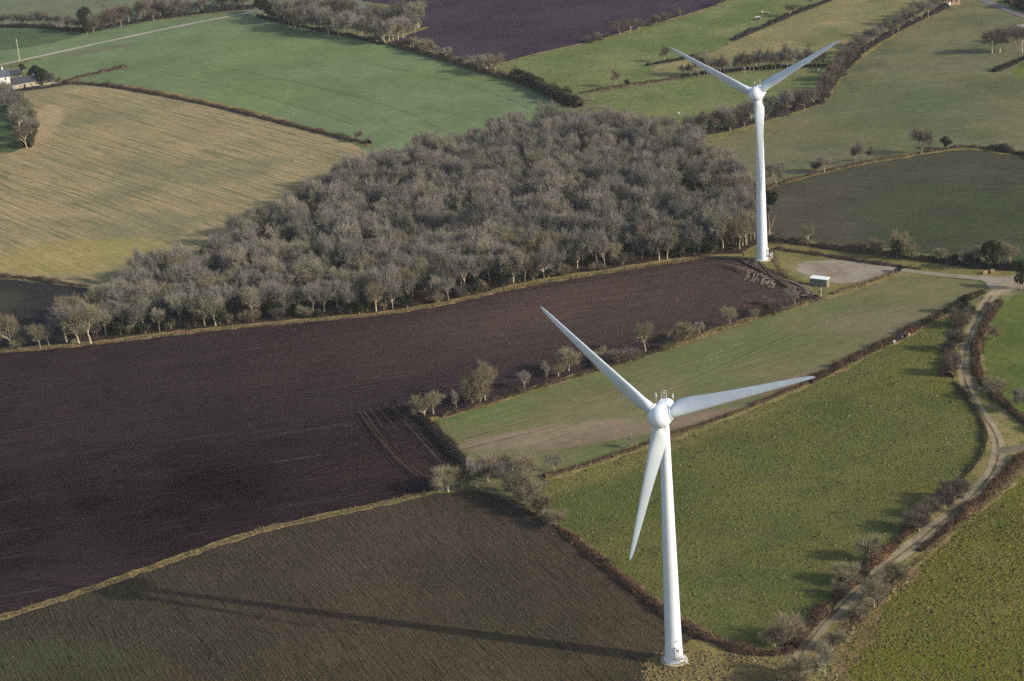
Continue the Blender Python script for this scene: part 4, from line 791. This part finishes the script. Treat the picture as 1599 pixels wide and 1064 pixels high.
# hedge above the access track
for x, y, h, k, w, l in [(1544, 420, 46, 'evergreen', .95, 'big black ivy tree left of the crossroads'), (1563, 414, 42, 'pale', 1.0, 'pale trunked bare tree behind the black ivy tree'), (1578, 416, 34, 'pale', 1.0, 'bare tree right of the black ivy tree'), (1530, 412, 30, 'pale', 1.0, 'hazy bare tree left of the black ivy tree'), (1510, 412, 26, 'shrub', 1.0, 'small hazy tree in the blackish hedge'), (1470, 408, 24, 'shrub', 1.2, 'grey bush in the blackish hedge'),
    (1400, 404, 34, 'evergreen', .8, 'dark bushy tree midway along the tall hedge'), (1402, 402, 44, 'pale', .8, 'flat-topped bare tree midway along the tall hedge'), (1420, 404, 32, 'shrub', 1.0, 'hazy bare tree right of the flat-topped one'), (1368, 396, 28, 'shrub', 1.0, 'hazy bare tree left of the flat-topped one'), (1262, 382, 36, 'pale', .7, 'slight pale tree over the tall hedge near the turbine'), (1335, 392, 16, 'shrubdark', 1.4, 'low dark bush topping the tall hedge'), (1490, 412, 16, 'evergreen', 1.0, 'small evergreen in the blackish hedge'),
    (1202, 371, 76, 'pine', .8, 'tall flat-topped pine right of the far turbine'),
    (1438, 241, 44, 'dark', 1.1, 'spreading dark bare tree over the dark crop'), (1477, 233, 20, 'evergreen', 1.1, 'small dark bush right of the spreading tree'), (1335, 257, 40, 'slimdark', 1.1, 'hazy bare tree on the olive pasture hedge'), (1358, 252, 26, 'slimdark', 1.0, 'smaller hazy tree right of its neighbour on the olive hedge'), (1287, 270, 32, 'oak', 1.0, 'hazy bare tree at the lower olive hedge'), (1212, 290, 42, 'oak', 1.0, 'bare tree beside the far tower on the olive hedge'), (1275, 268, 20, 'shrubdark', 1.0, 'low bush on the olive hedge'),
    (1562, 236, 16, 'shrubdark', 1.5, 'low bush at the right of the olive hedge')]: T(x, y, h, k, l, wf=w)
# right pasture
for x, y, h, k, w, l in [(1549, 83, 44, 'dark', 1.0, 'dark bare tree beside the white pole in the olive pasture'), (1561, 82, 40, 'dark', 1.0, 'second dark bare tree beside the white pole'), (1596, 82, 46, 'dark', 1.0, 'dark bare tree cut by the right edge above the corner meadow'), (1585, 66, 30, 'dark', 1.3, 'dark tree behind the pair in the olive pasture')]: T(x, y, h, k, l, wf=w)
# plum plough edge
for x, y, h, k, w, l in [(930, 66, 18, 'shrubdark', 1.6, 'low wide bush on the plum plough edge'), (945, 63, 14, 'shrubdark', 1.4, 'small bush right of the low wide bush'), (968, 55, 26, 'dark', 1.2, 'left bare tree of the clump on the plum plough edge'), (984, 52, 26, 'dark', 1.2, 'middle bare tree of the clump on the plum plough edge'), (997, 46, 20, 'shrubdark', 1.2, 'right bare bush of the clump on the plum plough edge'),
    (1022, 40, 20, 'shrubdark', 1.2, 'bush right of the clump on the plum plough edge'), (1040, 34, 18, 'shrubdark', 1.2, 'second bush right of the clump on the plum plough edge'), (1062, 27, 16, 'dark', 1.1, 'solitary bare tree on the plum plough edge'), (1122, 8, 14, 'shrubdark', 1.4, 'bush at the top of the plum plough edge'),
    (962, 135, 30, 'slimdark', 1.0, 'lone bare tree above the sheep pasture'), (979, 134, 10, 'evergreen', 1.2, 'little dark bush right of the lone tree'), (1038, 97, 30, 'slimdark', 1.0, 'lone tree left of the far blade tip'),
    (1234, 26, 22, 'dark', 1.2, 'bare tree above the climbing hedge'), (1266, 10, 22, 'dark', 1.0, 'thick-trunked tree near the top of the climbing hedge')]: T(x, y, h, k, l, wf=w)
# row of tall trees over the sheep pasture
rt = random.Random(3)
for i in range(34):
    x = 1066+i*6.6+rt.uniform(-2, 2); y = 121-(x-1065)*.075+rt.uniform(-3, 1)
    T(x, y, rt.uniform(26, 42)*(1 if x > 1085 else .7), 'slimdark' if rt.random() < .55 else 'slim', 'tall bare tree in the row above the sheep pasture', 'row of tall bare trees above the sheep pasture', wf=rt.uniform(.7, 1.0), rnd=rt)
# belts
def belt(pts, n, spread, h, kinds, label, group, seed, wf=(.8, 1.15)):
    r = random.Random(seed); p, t = resample(chaikin(np.array(pts, float), False, 1), 1.0)
    for i in range(n):
        q = p[min(len(p)-1, int((i+r.random())/n*len(p)))]
        T(q[0]+r.uniform(-2, 2), q[1]+r.uniform(-spread, spread*.3), r.uniform(*h), r.choice(kinds), label, group, wf=r.uniform(*wf), rnd=r)
belt([(1075, 210), (1120, 208), (1170, 196), (1220, 180), (1285, 160)], 30, 10, (22, 40), ['dark', 'oak', 'shrubdark', 'slimdark'], 'dark bare tree in the belt behind the far tower', 'tree belt behind the far tower', 21)
belt([(1288, 155), (1300, 130), (1318, 108), (1345, 86)], 18, 6, (20, 34), ['dark', 'shrubdark', 'slimdark'], 'dark bare tree in the bend right of the far blade tip', 'trees in the bend right of the far blade', 22)
belt([(1345, 84), (1378, 64), (1410, 46), (1445, 28), (1482, 8)], 26, 8, (20, 34), ['dark', 'oak', 'slimdark'], 'dark bare tree in the belt climbing to the top right', 'tree belt at the top right', 23)
belt([(430, 38), (480, 48), (540, 58), (600, 68), (618, 66), (650, 52), (656, 42)], 34, 8, (32, 46), ['oak', 'slim', 'dark', 'oak'], 'bare tree in the copse beside the plum plough', 'copse beside the plum plough', 24)
belt([(460, 28), (520, 36), (580, 46), (640, 36)], 26, 8, (30, 42), ['oak', 'slim', 'dark'], 'bare tree at the back of the copse beside the plum plough', 'back of the copse beside the plum plough', 25)
belt([(402, 22), (425, 28), (450, 36), (485, 44)], 12, 4, (18, 30), ['evergreen'], 'dark evergreen at the left end of the copse', 'evergreens at the end of the copse', 26)
belt([(625, 72), (680, 90), (740, 108), (768, 112)], 16, 4, (14, 28), ['shrubdark', 'oak', 'shrub'], 'bare bush on the hedge under the plum plough', 'bushes on the hedge under the plum plough', 27)
belt([(140, 50), (200, 38), (260, 27), (330, 18), (400, 12)], 36, 8, (18, 36), ['oak', 'shrubdark', 'slimdark', 'dark'], 'bare tree in the band beside the pale farm road', 'tree band beside the pale farm road', 28)
belt([(-10, 42), (60, 41), (130, 47)], 18, 3, (18, 26), ['dark', 'slimdark', 'ivy'], 'dark tree in the line above the top left paddock', 'tree line above the top left paddock', 29)
belt([(808, 128), (840, 140), (870, 156), (900, 166)], 10, 4, (14, 20), ['evergreen'], 'evergreen bush in the hedge pointing at the wood', 'evergreen bushes in the pointed hedge', 30, (1.1, 1.6))
for x, y, h, k, w, l in [(748, 113, 32, 'oak', 1.0, 'round bare tree at the corner of the plum plough'), (774, 116, 36, 'pale', 1.1, 'wide pale tree at the corner of the plum plough'), (592, 66, 18, 'evergreen', 1.0, 'dark holly at the front of the copse'), (650, 36, 24, 'evergreen', 1.2, 'evergreen at the right end of the copse'),
    (134, 50, 40, 'evergreen', .7, 'tall dark conifer at the top left hedge corner'), (136, 54, 18, 'evergreen', .9, 'low dark bush at the foot of the tall conifer'), (256, 28, 14, 'evergreen', .8, 'small conifer in the band beside the road'), (561, 222, 20, 'dark', 1.0, 'lone small tree at the end of the long reddish hedge'),
    (42, 232, 44, 'dark', .9, 'bare tree at the foot of the leafy west hedge'), (30, 205, 46, 'oak', 1.0, 'bare tree in the middle of the west hedge'), (20, 180, 44, 'oak', 1.0, 'bare tree at the head of the west hedge'), (8, 162, 40, 'oak', 1.0, 'bare tree beside the farmhouse yard'), (50, 220, 40, 'ivy', .9, 'ivy tree by the stubble in the west hedge'),
    (55, 128, 26, 'evergreen', 1.2, 'dark shrub mass behind the stone cottage'), (68, 132, 26, 'evergreen', 1.2, 'dark evergreen right of the stone cottage'), (76, 130, 20, 'shrubdark', 1.4, 'purplish shrub right of the stone cottage'), (92, 130, 12, 'shrub', 1.0, 'garden bush by the cottage wall'), (36, 112, 12, 'evergreen', 1.4, 'small bush behind the farmhouse'),
    (1592, 12, 22, 'evergreen', 1.2, 'garden evergreen in the top right corner'), (1579, 8, 14, 'dark', 1.2, 'bare tree in the top right corner garden')]: T(x, y, h, k, l, wf=w)
# dense dark trees next to the far turbine at the end of the wood
belt([(1120, 388), (1140, 392), (1165, 388), (1176, 370)], 10, 8, (50, 70), ['oak', 'slim', 'pale'], 'tall bare tree at the end of the wood by the far tower', 'trees at the end of the wood by the far tower', 31, (.7, .95))
belt([(1120, 330), (1150, 320), (1172, 340)], 6, 6, (40, 60), ['oak', 'dark', 'ivy'], 'bare tree in the last clump of the wood behind the far tower', 'last clump of the wood behind the far tower', 32)

# ------------------------------------------------------------------ tufts and clods
def tufts(name, poly, n, size, mat, label, seed, rowdir=None, row=1.2, hgt=.6, fade=None, clump=0.0):
    r = np.random.default_rng(seed); pw = Ps(poly); l, h = pw.min(0), pw.max(0)
    q = r.uniform(l, h, (n*4, 2))
    if rowdir is not None:
        ca, sa = math.cos(rowdir), math.sin(rowdir); v = -q[:, 0]*sa+q[:, 1]*ca; dv = (np.round(v/row)*row-v)+r.normal(0, row*.16, len(v)); q += dv[:, None]*np.array([-sa, ca])
    q = q[inside(q, pw)]
    if fade:
        a, b = P(*fade[0])[:2], P(*fade[1])[:2]; u_ = ((q-a)@(b-a))/((b-a)@(b-a)); q = q[r.uniform(0, 1, len(q)) < np.clip(u_, 0, 1)]
    if clump:
        cc = r.uniform(l, h, (int(np.prod(h-l)/clump**2), 2)); kk = r.integers(0, len(cc), n); q2 = cc[kk]+r.normal(0, clump*.35, (n, 2)); q = np.r_[q[:n//2], q2[inside(q2, pw)][:n//2]]; r.shuffle(q)
    q = q[:n]; m_ = len(q); s_ = size*r.lognormal(0, .35, m_)
    top = np.c_[q+r.normal(0, 1, (m_, 2))*s_[:, None]*.2, s_*hgt]; a0 = r.uniform(0, 6.28, m_); c = [np.c_[q+np.stack([np.cos(a0+k*2.094), np.sin(a0+k*2.094)], 1)*s_[:, None]*.6, np.full(m_, .0)+.08] for k in range(3)]
    V = np.stack([np.stack([c[0], c[1], top], 1), np.stack([c[1], c[2], top], 1), np.stack([c[2], c[0], top], 1)], 1).reshape(-1, 3)
    # keep the three faces of a tuft joined so that they share one colour
    me = bpy.data.meshes.new(name); co = np.stack([c[0], c[1], c[2], top], 1).reshape(-1, 3).astype(np.float32); me.vertices.add(len(co)); me.vertices.foreach_set('co', co.ravel())
    b4 = (np.arange(m_)*4)[:, None]; idx = (b4+np.array([[0, 1, 3, 1, 2, 3, 2, 0, 3]])).ravel().astype(np.int32); me.loops.add(len(idx)); me.loops.foreach_set('vertex_index', idx)
    me.polygons.add(m_*3); me.polygons.foreach_set('loop_start', np.arange(0, m_*9, 3, dtype=np.int32)); me.materials.append(mat); me.update()
    o = link(name, me); tag(o, label, kind='stuff'); return o
TG = island_mat('tuft_green', [(70, 84, 42), (96, 98, 56), (128, 124, 84), (56, 68, 36), (88, 92, 50)])
TY = island_mat('tuft_yellow', [(94, 92, 42), (108, 102, 54), (120, 112, 68), (80, 84, 34)])
TS = island_mat('clod', [(88, 78, 62), (66, 58, 48), (104, 92, 72), (76, 74, 50)], .9)
TP = island_mat('pale_clod', [(104, 88, 80), (84, 70, 66), (122, 106, 96), (76, 62, 58)])
tufts('grass_tufts', [(850, 762), (900, 742), (1040, 692), (1200, 632), (1400, 540), (1510, 480), (1484, 560), (1478, 590), (1536, 680), (1515, 730), (1400, 848), (1270, 970), (1170, 1012), (1080, 965), (930, 855), (845, 790)], 26000, .36, TG, 'grass tufts all over the near green pasture', 41, clump=3.0)
tufts('yellow_tussocks', [(1700, 660), (1615, 720), (1560, 772), (1440, 870), (1370, 935), (1305, 1005), (1290, 1064), (1290, 1150), (1720, 1150)], 34000, .48, TY, 'yellow-green tussocks all over the field right of the lane', 42, hgt=.5, clump=2.4)
tufts('clods', [(-100, 1015), (0, 975), (200, 908), (400, 838), (668, 776), (780, 774), (880, 840), (1040, 972), (1100, 1010), (1100, 1150), (-100, 1200)], 46000, .3, TS, 'clods and sprouts in rows over the bottom brown field', 43, rowdir=d2, row=.9, hgt=.5)
tufts('soil_clods', [(0, 560), (400, 515), (700, 480), (950, 430), (1110, 408), (1200, 425), (1270, 465), (1060, 532), (870, 592), (700, 645), (690, 720), (600, 780), (200, 890), (0, 950)], 22000, .26, TP, 'pale clods over the brighter half of the big plough', 44, rowdir=d1, row=1.6, hgt=.4, fade=((350, 640), (900, 480)))
tufts('verge_tufts', [(1000, 1040), (1040, 1010), (1140, 1022), (1230, 1032), (1262, 1060), (1255, 1150), (1000, 1150)], 5000, .5, HP, 'dry grass tufts around the foot of the near turbine', 45)
tufts('lane_tufts', [(1400, 900), (1330, 965), (1300, 1005), (1280, 1090), (1300, 1090), (1320, 1010), (1350, 975), (1420, 905)], 1500, .6, HP, 'dry tufts on the bank right of the lower lane', 46)
# dry grass along the banks
for nm, pts, w, n_, mt, sd in [('bank_grass', [(0, 551), (130, 540), (300, 519), (500, 500), (600, 492), (700, 475), (800, 450), (950, 425), (1110, 402)], 3.2, 16, HP, 51), ('bank_grass', [(0, 966), (100, 936), (200, 901), (300, 866), (400, 831), (500, 809), (668, 771)], 2.4, 16, HP, 52),
                               ('bank_grass', [(900, 733), (1040, 686), (1200, 626), (1330, 566), (1450, 506), (1515, 474)], 3.0, 14, HP, 53), ('bank_grass', [(880, 828), (980, 908), (1100, 992), (1200, 1022)], 3.2, 18, HP, 54), ('bank_grass', [(1205, 392), (1215, 420), (1240, 440), (1262, 448)], 2.5, 20, HP, 55), ('bank_grass', [(1610, 718), (1560, 770), (1440, 868), (1330, 968), (1300, 1010)], 2.4, 18, HP, 56)]:
    h_ = hedge('dry grass fringe on a field bank', pts, w, .45, mt, n_*3, sl=.5, sw=.14, seed=sd, name=nm); h_['kind'] = 'stuff'; del h_['category']

# ------------------------------------------------------------------ buildings and small things
STONE = plain('pale_stone', (172, 168, 152), .9, .1, .18, 1.2); RENDER = plain('white_render', (248, 244, 236), .9, .1, .04, .6); SLATE = plain('slate', (84, 92, 106), .6, .4, .12, .8); SLATED = plain('dark_slate', (58, 62, 72), .6, .4, .12, .8)
GLASS = plain('window_glass', (34, 36, 42), .2, .6, .02); WOODB = plain('brown_wood', (96, 74, 56), .8, .2, .15, 2)
def house(name, a, b, depth, hw, hr, wall, roof, label, wins, chim=(0.06, .94), name2=None, doorx=None):
    pa, pb = P(*a)[:2], P(*b)[:2]; L = np.linalg.norm(pb-pa); ang = math.atan2(*(pb-pa)[::-1]); o = empty(name, (pa[0], pa[1], 0), ang); tag(o, label, 'house')
    V = [(0, 0, 0), (L, 0, 0), (L, depth, 0), (0, depth, 0), (0, 0, hw), (L, 0, hw), (L, depth, hw), (0, depth, hw), (0, depth/2, hr), (L, depth/2, hr)]
    link('wall', mesh('wall', V, [(0, 1, 5, 4), (1, 2, 6, 9, 5), (2, 3, 7, 6), (3, 0, 4, 8, 7)], wall), o)
    ov = .3; k = (hr-hw)/(depth/2); b_ = MB()
    for s0, s1 in ((-ov, depth/2), (depth+ov, depth/2)):
        z0 = hw-ov*k; th = .14
        Vr = [(-ov, s0, z0+.05), (L+ov, s0, z0+.05), (L+ov, s1, hr+.05), (-ov, s1, hr+.05)]; Vr += [(x, y, z+th) for x, y, z in Vr]
        b_.add(Vr, [(0, 1, 2, 3), (7, 6, 5, 4), (0, 4, 5, 1), (1, 5, 6, 2), (2, 6, 7, 3), (3, 7, 4, 0)])
    rf = b_.build('roof', roof, o)
    for c in chim:
        m_ = MB(); m_.box((L*c, depth/2, hr+.5), (.7, 1.1, 1.5)); m_.box((L*c, depth/2, hr+1.29), (.85, 1.25, .1)); m_.build('chimney', RENDER, rf)
    for x, z, w, h in wins:
        m_ = MB(); m_.box((L*x, -.03, z), (w, .1, h)); wn_ = m_.build('window', WOODB if wall is not RENDER else SLATE, o)
        m_ = MB(); m_.box((L*x, -.1, z), (w*.82, .04, h*.84)); m_.build('pane', GLASS, wn_)
    if doorx is not None:
        m_ = MB(); m_.box((L*doorx, -.04, 1.05), (1.0, .1, 2.1)); m_.build('door', GLASS, o)
    return o
house('farmhouse', (-30, 137), (17, 131), 7.5, 4.6, 8.2, RENDER, SLATE, 'white farmhouse with a blue-grey slate roof at the left edge', [(.3, 3.3, .9, 1.1), (.6, 3.3, .9, 1.1), (.85, 3.3, .9, 1.1), (.6, 1.2, .9, 1.1)], (.04, .8))
c1 = house('stone_cottage', (23, 140), (61, 133.5), 5.8, 2.9, 5.6, STONE, SLATED, 'low stone cottage with a dark slate roof below the white farmhouse', [(.25, 1.3, .7, .8), (.68, 1.4, .8, .8), (.9, 1.3, .6, .7)], (.9,), doorx=.42)
m_ = MB(); m_.box((2.0, 2.6, 1.3), (5.0, 4.4, 2.6)); ex = m_.build('lean_to', RENDER, c1)
m_ = MB(); m_.box((2.0, 2.6, 2.75), (5.3, 4.8, .16)); m_.build('flat_roof', plain('felt_roof', (196, 190, 190), .8, .2), ex)
house('barn', (8, 128), (34, 125), 6, 3.2, 5.4, STONE, SLATED, 'dark roofed barn between the farmhouse and the stone cottage', [], ())
house('roadside_cottage', (1478, 9), (1499, 8), 6, 4.2, 7.0, plain('sand_render', (196, 172, 150), .9, .1), SLATED, 'sand coloured cottage cut by the top edge beside the grey road', [(.4, 2.6, .9, 1.1), (.75, 2.6, .9, 1.1)], (.9,))
house('corner_cottage', (1592, 12), (1606, 17), 5, 3.4, 5.6, RENDER, SLATED, 'white cottage half hidden in the top right corner', [(.4, 1.7, .8, 1.0)], ())
# white curved wall next to the roadside cottage
def wallrun(name, pts, h, th, mat, label, cat='wall'):
    p, t = resample(chaikin(Ps(pts), False, 2), .8); tt, nn = normals2(p); V = []
    for q, n_ in zip(p, nn):
        V += [(*(q+n_*th/2), 0), (*(q+n_*th/2), h), (*(q-n_*th/2), h), (*(q-n_*th/2), 0)]
    F = []
    for i in range(len(p)-1):
        a, b = 4*i, 4*i+4
        F += [(a, a+1, b+1, b), (a+1, a+2, b+2, b+1), (a+2, a+3, b+3, b+2)]
    F += [(3, 2, 1, 0), (4*len(p)-4, 4*len(p)-3, 4*len(p)-2, 4*len(p)-1)]
    o = link(name, mesh(name, V, F, mat)); tag(o, label, cat); return o
wallrun('garden_wall', [(1478, 12), (1482, 9), (1488, 7), (1492, 3), (1498, 1)], 1.7, .5, RENDER, 'curved white wall beside the sand coloured cottage')
wallrun('stone_wall', [(68, 133), (80, 131.5), (96, 129.5)], 1.0, .5, STONE, 'low pale wall right of the stone cottage')
# kiosk by the pad
def kiosk():
    pa, pb = P(1265, 446.5)[:2], P(1290.5, 449.5)[:2]; L = 6.4; ang = math.atan2(*(pb-pa)[::-1]); o = empty('substation_hut', (pa[0], pa[1], 0), ang); tag(o, 'green-grey box hut with a white flat roof beside the gravel pad', 'hut')
    D_, Hh_ = 2.9, 2.9; G_ = plain('green_grey_panel', (116, 122, 112), .6, .3, .1, .9)
    m_ = MB(); m_.box((L/2, D_/2, Hh_/2+.15), (L, D_, Hh_-.3)); m_.build('wall', G_, o)
    m_ = MB(); m_.box((L/2, D_/2, .1), (L+.3, D_+.3, .2)); m_.build('plinth', CONC, o)
    m_ = MB(); m_.box((L/2, D_/2, Hh_+.1), (L+.36, D_+.36, .2)); m_.build('roof', plain('roof_white', (238, 240, 240), .7, .2, .03), o)
    for x in (1.0, 2.5): 
        m_ = MB(); m_.box((x, -.03, 1.35), (1.2, .06, 2.1)); d_ = m_.build('door', G_, o)
        m_ = MB(); m_.box((x, -.075, 1.9), (.8, .03, .4)); m_.build('vent', DARKM, d_)
    for k in range(5):
        m_ = MB(); m_.box((3.6+k*.6, -.04, Hh_/2+.1), (.08, .08, Hh_-.5)); m_.build('rib', G_, o)
kiosk()
def pole(x, y, hpx, label, arms=True, mat=None, box=False):
    h = hpx/ppm(x, y); p = P(x, y); o = empty('utility_pole', (p[0], p[1], 0)); tag(o, label, 'pole'); mt = mat or plain('pale_pole', (214, 208, 196), .8, .2, .08, 2)
    m_ = MB(); m_.tube((0, 0, 0), (0, 0, h), .17, .12, 10); m_.build('shaft', mt, o)
    if arms: m_ = MB(); m_.box((0, 0, h*.9), (1.6, .12, .12)); m_.build('cross_arm', mt, o)
    if box: m_ = MB(); m_.box((0, 0, h-.5), (.7, .5, .9)); m_.lathe([(.2, 0), (.25, .1), (.1, .3)], 10, (0, 0, h)); m_.build('dark_box', DARKM, o)  # dark box with a small cap at the pole top
pole(1282, 467, 22, 'short pale pole with a dark box in front of the hut', False, box=True)
pole(1549, 84, 20, 'white pole among the dark trees of the olive pasture')
pole(31, 96, 34, 'slim pale pole behind the white farmhouse')
# bales, shelters, animals
def bale(x, y, sz, rz, mat, label, cat='bale', name='straw_bale', z=0, group=None):
    p = P(x, y); o = empty(name, (p[0], p[1], z), rz); tag(o, label, cat, group); m_ = MB(); m_.box((0, 0, sz[2]/2), sz); m_.build('block', mat, o)
    m_ = MB()
    for k in (-.3, 0, .3): m_.box((sz[0]*k, 0, sz[2]/2), (.05, sz[1]+.04, sz[2]+.04))
    m_.build('twine', plain('twine', (120, 104, 70), .9, .1), o)
STRAW = plain('straw', (176, 158, 122), .95, .05, .2, 2.5)
bale(1538, 428, (1.6, 1.1, 1.3), .1, STRAW, 'left straw bale beside the access track')
bale(1544, 427, (1.5, 1.1, 1.1), .0, plain('old_straw', (150, 112, 80), .95, .05, .2, 2.5), 'brown weathered middle bale beside the access track')
bale(1549.5, 427.5, (1.4, 1.2, 1.5), -.1, STRAW, 'right straw bale beside the access track')
BLACKP = plain('black_wrap', (26, 28, 32), .25, .6, .05); WHITEP = plain('white_wrap', (226, 230, 232), .4, .4, .05)
for i, (x, y, r_, mt, l) in enumerate([(1402, 532, .75, BLACKP, 'leftmost black wrapped bale under the rusty hedge'), (1407, 530, .8, BLACKP, 'second black wrapped bale under the rusty hedge'), (1412, 528, .8, BLACKP, 'third black wrapped bale under the rusty hedge'), (1419, 524, .4, WHITEP, 'white wrapped bale right of the black ones'), (1396, 536, .5, WHITEP, 'white torn wrap left of the black bales'), (1598, 443, .6, WHITEP, 'white wrapped bale under the dark bush at the crossroads')]):
    p = P(x, y); o = empty('wrapped_bale', (p[0], p[1], 0), i*.7); tag(o, l, 'bale'); m_ = MB()
    n_ = 20; pr = [(r_*.86, -r_*.7), (r_*.97, -r_*.66), (r_, -r_*.5), (r_, r_*.5), (r_*.97, r_*.66), (r_*.86, r_*.7)]; V = []; F = []
    for rr2, o2 in pr:
        for k in range(n_): t = 2*math.pi*k/n_; V.append((o2, rr2*math.cos(t), r_+rr2*math.sin(t)))
    for j in range(5):
        for k in range(n_): F.append((j*n_+k, j*n_+(k+1) % n_, (j+1)*n_+(k+1) % n_, (j+1)*n_+k))
    F += [tuple(range(n_))[::-1], tuple(range(5*n_, 6*n_))]; m_.add(V, F); m_.build('wrap', mt, o, True)
    m_ = MB(); m_.tube((-r_*.72, 0, r_), (-r_*.705, 0, r_), r_*.5, r_*.5, 12); m_.build('fold', mt, o)
def shelter(x, y, label):
    p = P(x, y); o = empty('field_shelter', (p[0], p[1], 0), .1); tag(o, label, 'shelter')
    m_ = MB(); m_.box((0, .9, .9), (2.6, .08, 1.4)); m_.box((-1.3, 0, .9), (.08, 1.8, 1.4)); m_.box((1.3, 0, .9), (.08, 1.8, 1.4)); m_.build('side_panel', plain('grey_tin', (150, 154, 150), .5, .4), o)
    m_ = MB(); m_.box((0, 0, 1.7), (2.9, 2.1, .1)); m_.build('roof', WHITEP, o)
    for sx in (-1.2, 1.2):
        m_ = MB(); m_.tube((sx, -.9, 0), (sx, -.9, 1.65), .06, .06, 6); m_.build('leg', STEEL, o)
shelter(1183, 31, 'small animal shelter with a white roof in the upper pasture')
p = P(1196, 22); o = empty('flatbed_trailer', (p[0], p[1], 0), -.5); tag(o, 'flat farm trailer near the small shelter in the upper pasture', 'trailer')
m_ = MB(); m_.box((0, 0, .9), (5.0, 2.0, .2)); m_.box((-2.45, 0, 1.4), (.1, 2.0, .9)); m_.build('bed', plain('grey_boards', (170, 166, 150), .8, .2), o)
m_ = MB(); m_.tube((2.5, 0, .8), (4.0, 0, .5), .08, .06, 6); m_.build('drawbar', DARKM, o)
for sx in (-.6, .6):
    for sy in (-1, 1): m_ = MB(); m_.tube((sx, sy*1.0, .45), (sx, sy*.75, .45), .45, .45, 14); m_.build('wheel', DARKM, o)
def van(x, y, rz, label):
    p = P(x, y); o = empty('parked_van', (p[0], p[1], 0), rz); tag(o, label, 'van'); Wp = plain('van_white', (236, 238, 240), .3, .5, .02)
    pr = [(-2.4, .4), (-2.4, 1.95), (-2.2, 2.1), (1.0, 2.1), (1.7, 1.35), (2.4, 1.15), (2.5, .4)]; n_ = len(pr)
    V = [(a, -.9, b) for a, b in pr]+[(a, .9, b) for a, b in pr]; F = [tuple(range(n_)), tuple(range(2*n_-1, n_-1, -1))]+[(i, n_+i, n_+(i+1) % n_, (i+1) % n_) for i in range(n_)]
    link('body', mesh('body', V, F, Wp), o)
    m_ = MB(); m_.box((1.0, -.91, 1.6), (.8, .04, .5)); m_.box((1.0, .91, 1.6), (.8, .04, .5)); m_.build('window', GLASS, o)
    for sx in (-1.5, 1.6):
        for sy in (-1, 1): m_ = MB(); m_.tube((sx, sy*.93, .36), (sx, sy*.7, .36), .36, .36, 14); m_.build('wheel', DARKM, o)
van(1595, 45, .3, 'white van parked at the right edge above the olive pasture')
WOOL = plain('white_wool', (232, 228, 214), .95, .05, .05, 3)
def sheep(x, y, rz, label, k=1.0):
    p = P(x, y); o = empty('sheep', (p[0], p[1], 0), rz); tag(o, label, 'sheep'); o.scale = (k, k, k)
    V = []; F = []; n_ = 14; sec = [(-.62, .10, .78), (-.55, .26, .74), (-.3, .34, .70), (.0, .35, .68), (.3, .32, .70), (.5, .22, .80), (.62, .15, .94), (.74, .11, 1.0), (.92, .08, .92), (1.0, .03, .88)]
    for a, r_, z in sec:
        for i in range(n_): t = 2*math.pi*i/n_; V.append((a, r_*.8*math.cos(t), z+r_*math.sin(t)))
    for j in range(len(sec)-1):
        for i in range(n_): F.append((j*n_+i, j*n_+(i+1) % n_, (j+1)*n_+(i+1) % n_, (j+1)*n_+i))
    F += [tuple(range(n_))[::-1], tuple(range((len(sec)-1)*n_, len(sec)*n_))]
    m_ = MB(); m_.add(V, F)
    for sx, sy in ((-.42, -.15), (-.42, .15), (.34, -.14), (.34, .14)): m_.tube((sx, sy, .5), (sx-.04*(sx < 0), sy, .26), .07, .05, 6); m_.tube((sx-.04*(sx < 0), sy, .27), (sx, sy, 0), .045, .04, 6)
    for sy in (-1, 1): m_.tube((.78, sy*.07, 1.04), (.76, sy*.2, 1.0), .04, .015, 5)
    m_.tube((-.6, 0, .8), (-.68, 0, .55), .05, .03, 5); m_.build('body', WOOL, o, True)
sheep(1278, 112, 1.2, 'white sheep standing below the far blade on the right', 1.4)
sheep(1059, 179, 2.4, 'white sheep standing above the tip of the wood', 1.2)
# small stones along the pad edge
p0 = [(1330+i*6.2, 450-i*2.1) for i in range(11)]
STN = [plain('stone_pale', (206, 196, 168), .9, .1, .15, 2), plain('stone_tan', (176, 158, 128), .9, .1, .15, 2)]
for i, (x, y) in enumerate(p0):
    r = np.random.default_rng(i); p = P(x+r.uniform(-2, 2), y+r.uniform(-1, 1)); V = unit(r.normal(size=(14, 3)))*r.uniform(.35, .6)*np.array([1.2, .9, .7])
    import bmesh
    bm = bmesh.new(); [bm.verts.new(v) for v in V]; bmesh.ops.convex_hull(bm, input=bm.verts); me = bpy.data.meshes.new('boulder'); bm.to_mesh(me); bm.free(); me.materials.append(STN[i % 2])
    o = link('boulder', me); o.location = (p[0], p[1], .3); tag(o, 'pale boulder in the stony hedge along the gravel pad', 'boulder', 'boulders along the gravel pad')

# ------------------------------------------------------------------ air
if HAZE:
    NH = bpy.data.materials.new('haze'); NH.use_nodes = True; nt = NH.node_tree; nt.nodes.clear()
    out = nt.nodes.new("ShaderNodeOutputMaterial"); pv = nt.nodes.new("ShaderNodeVolumePrincipled"); pv.inputs['Density'].default_value = HAZE; pv.inputs['Color'].default_value = (.93, .95, 1.0, 1)
    nt.links.new(pv.outputs[0], out.inputs['Volume'])
    m_ = MB(); m_.box((0, 2250, 119.5), (8200, 7700, 241)); hz = m_.build('haze', NH); tag(hz, 'thin pale air over the fields', kind='stuff')
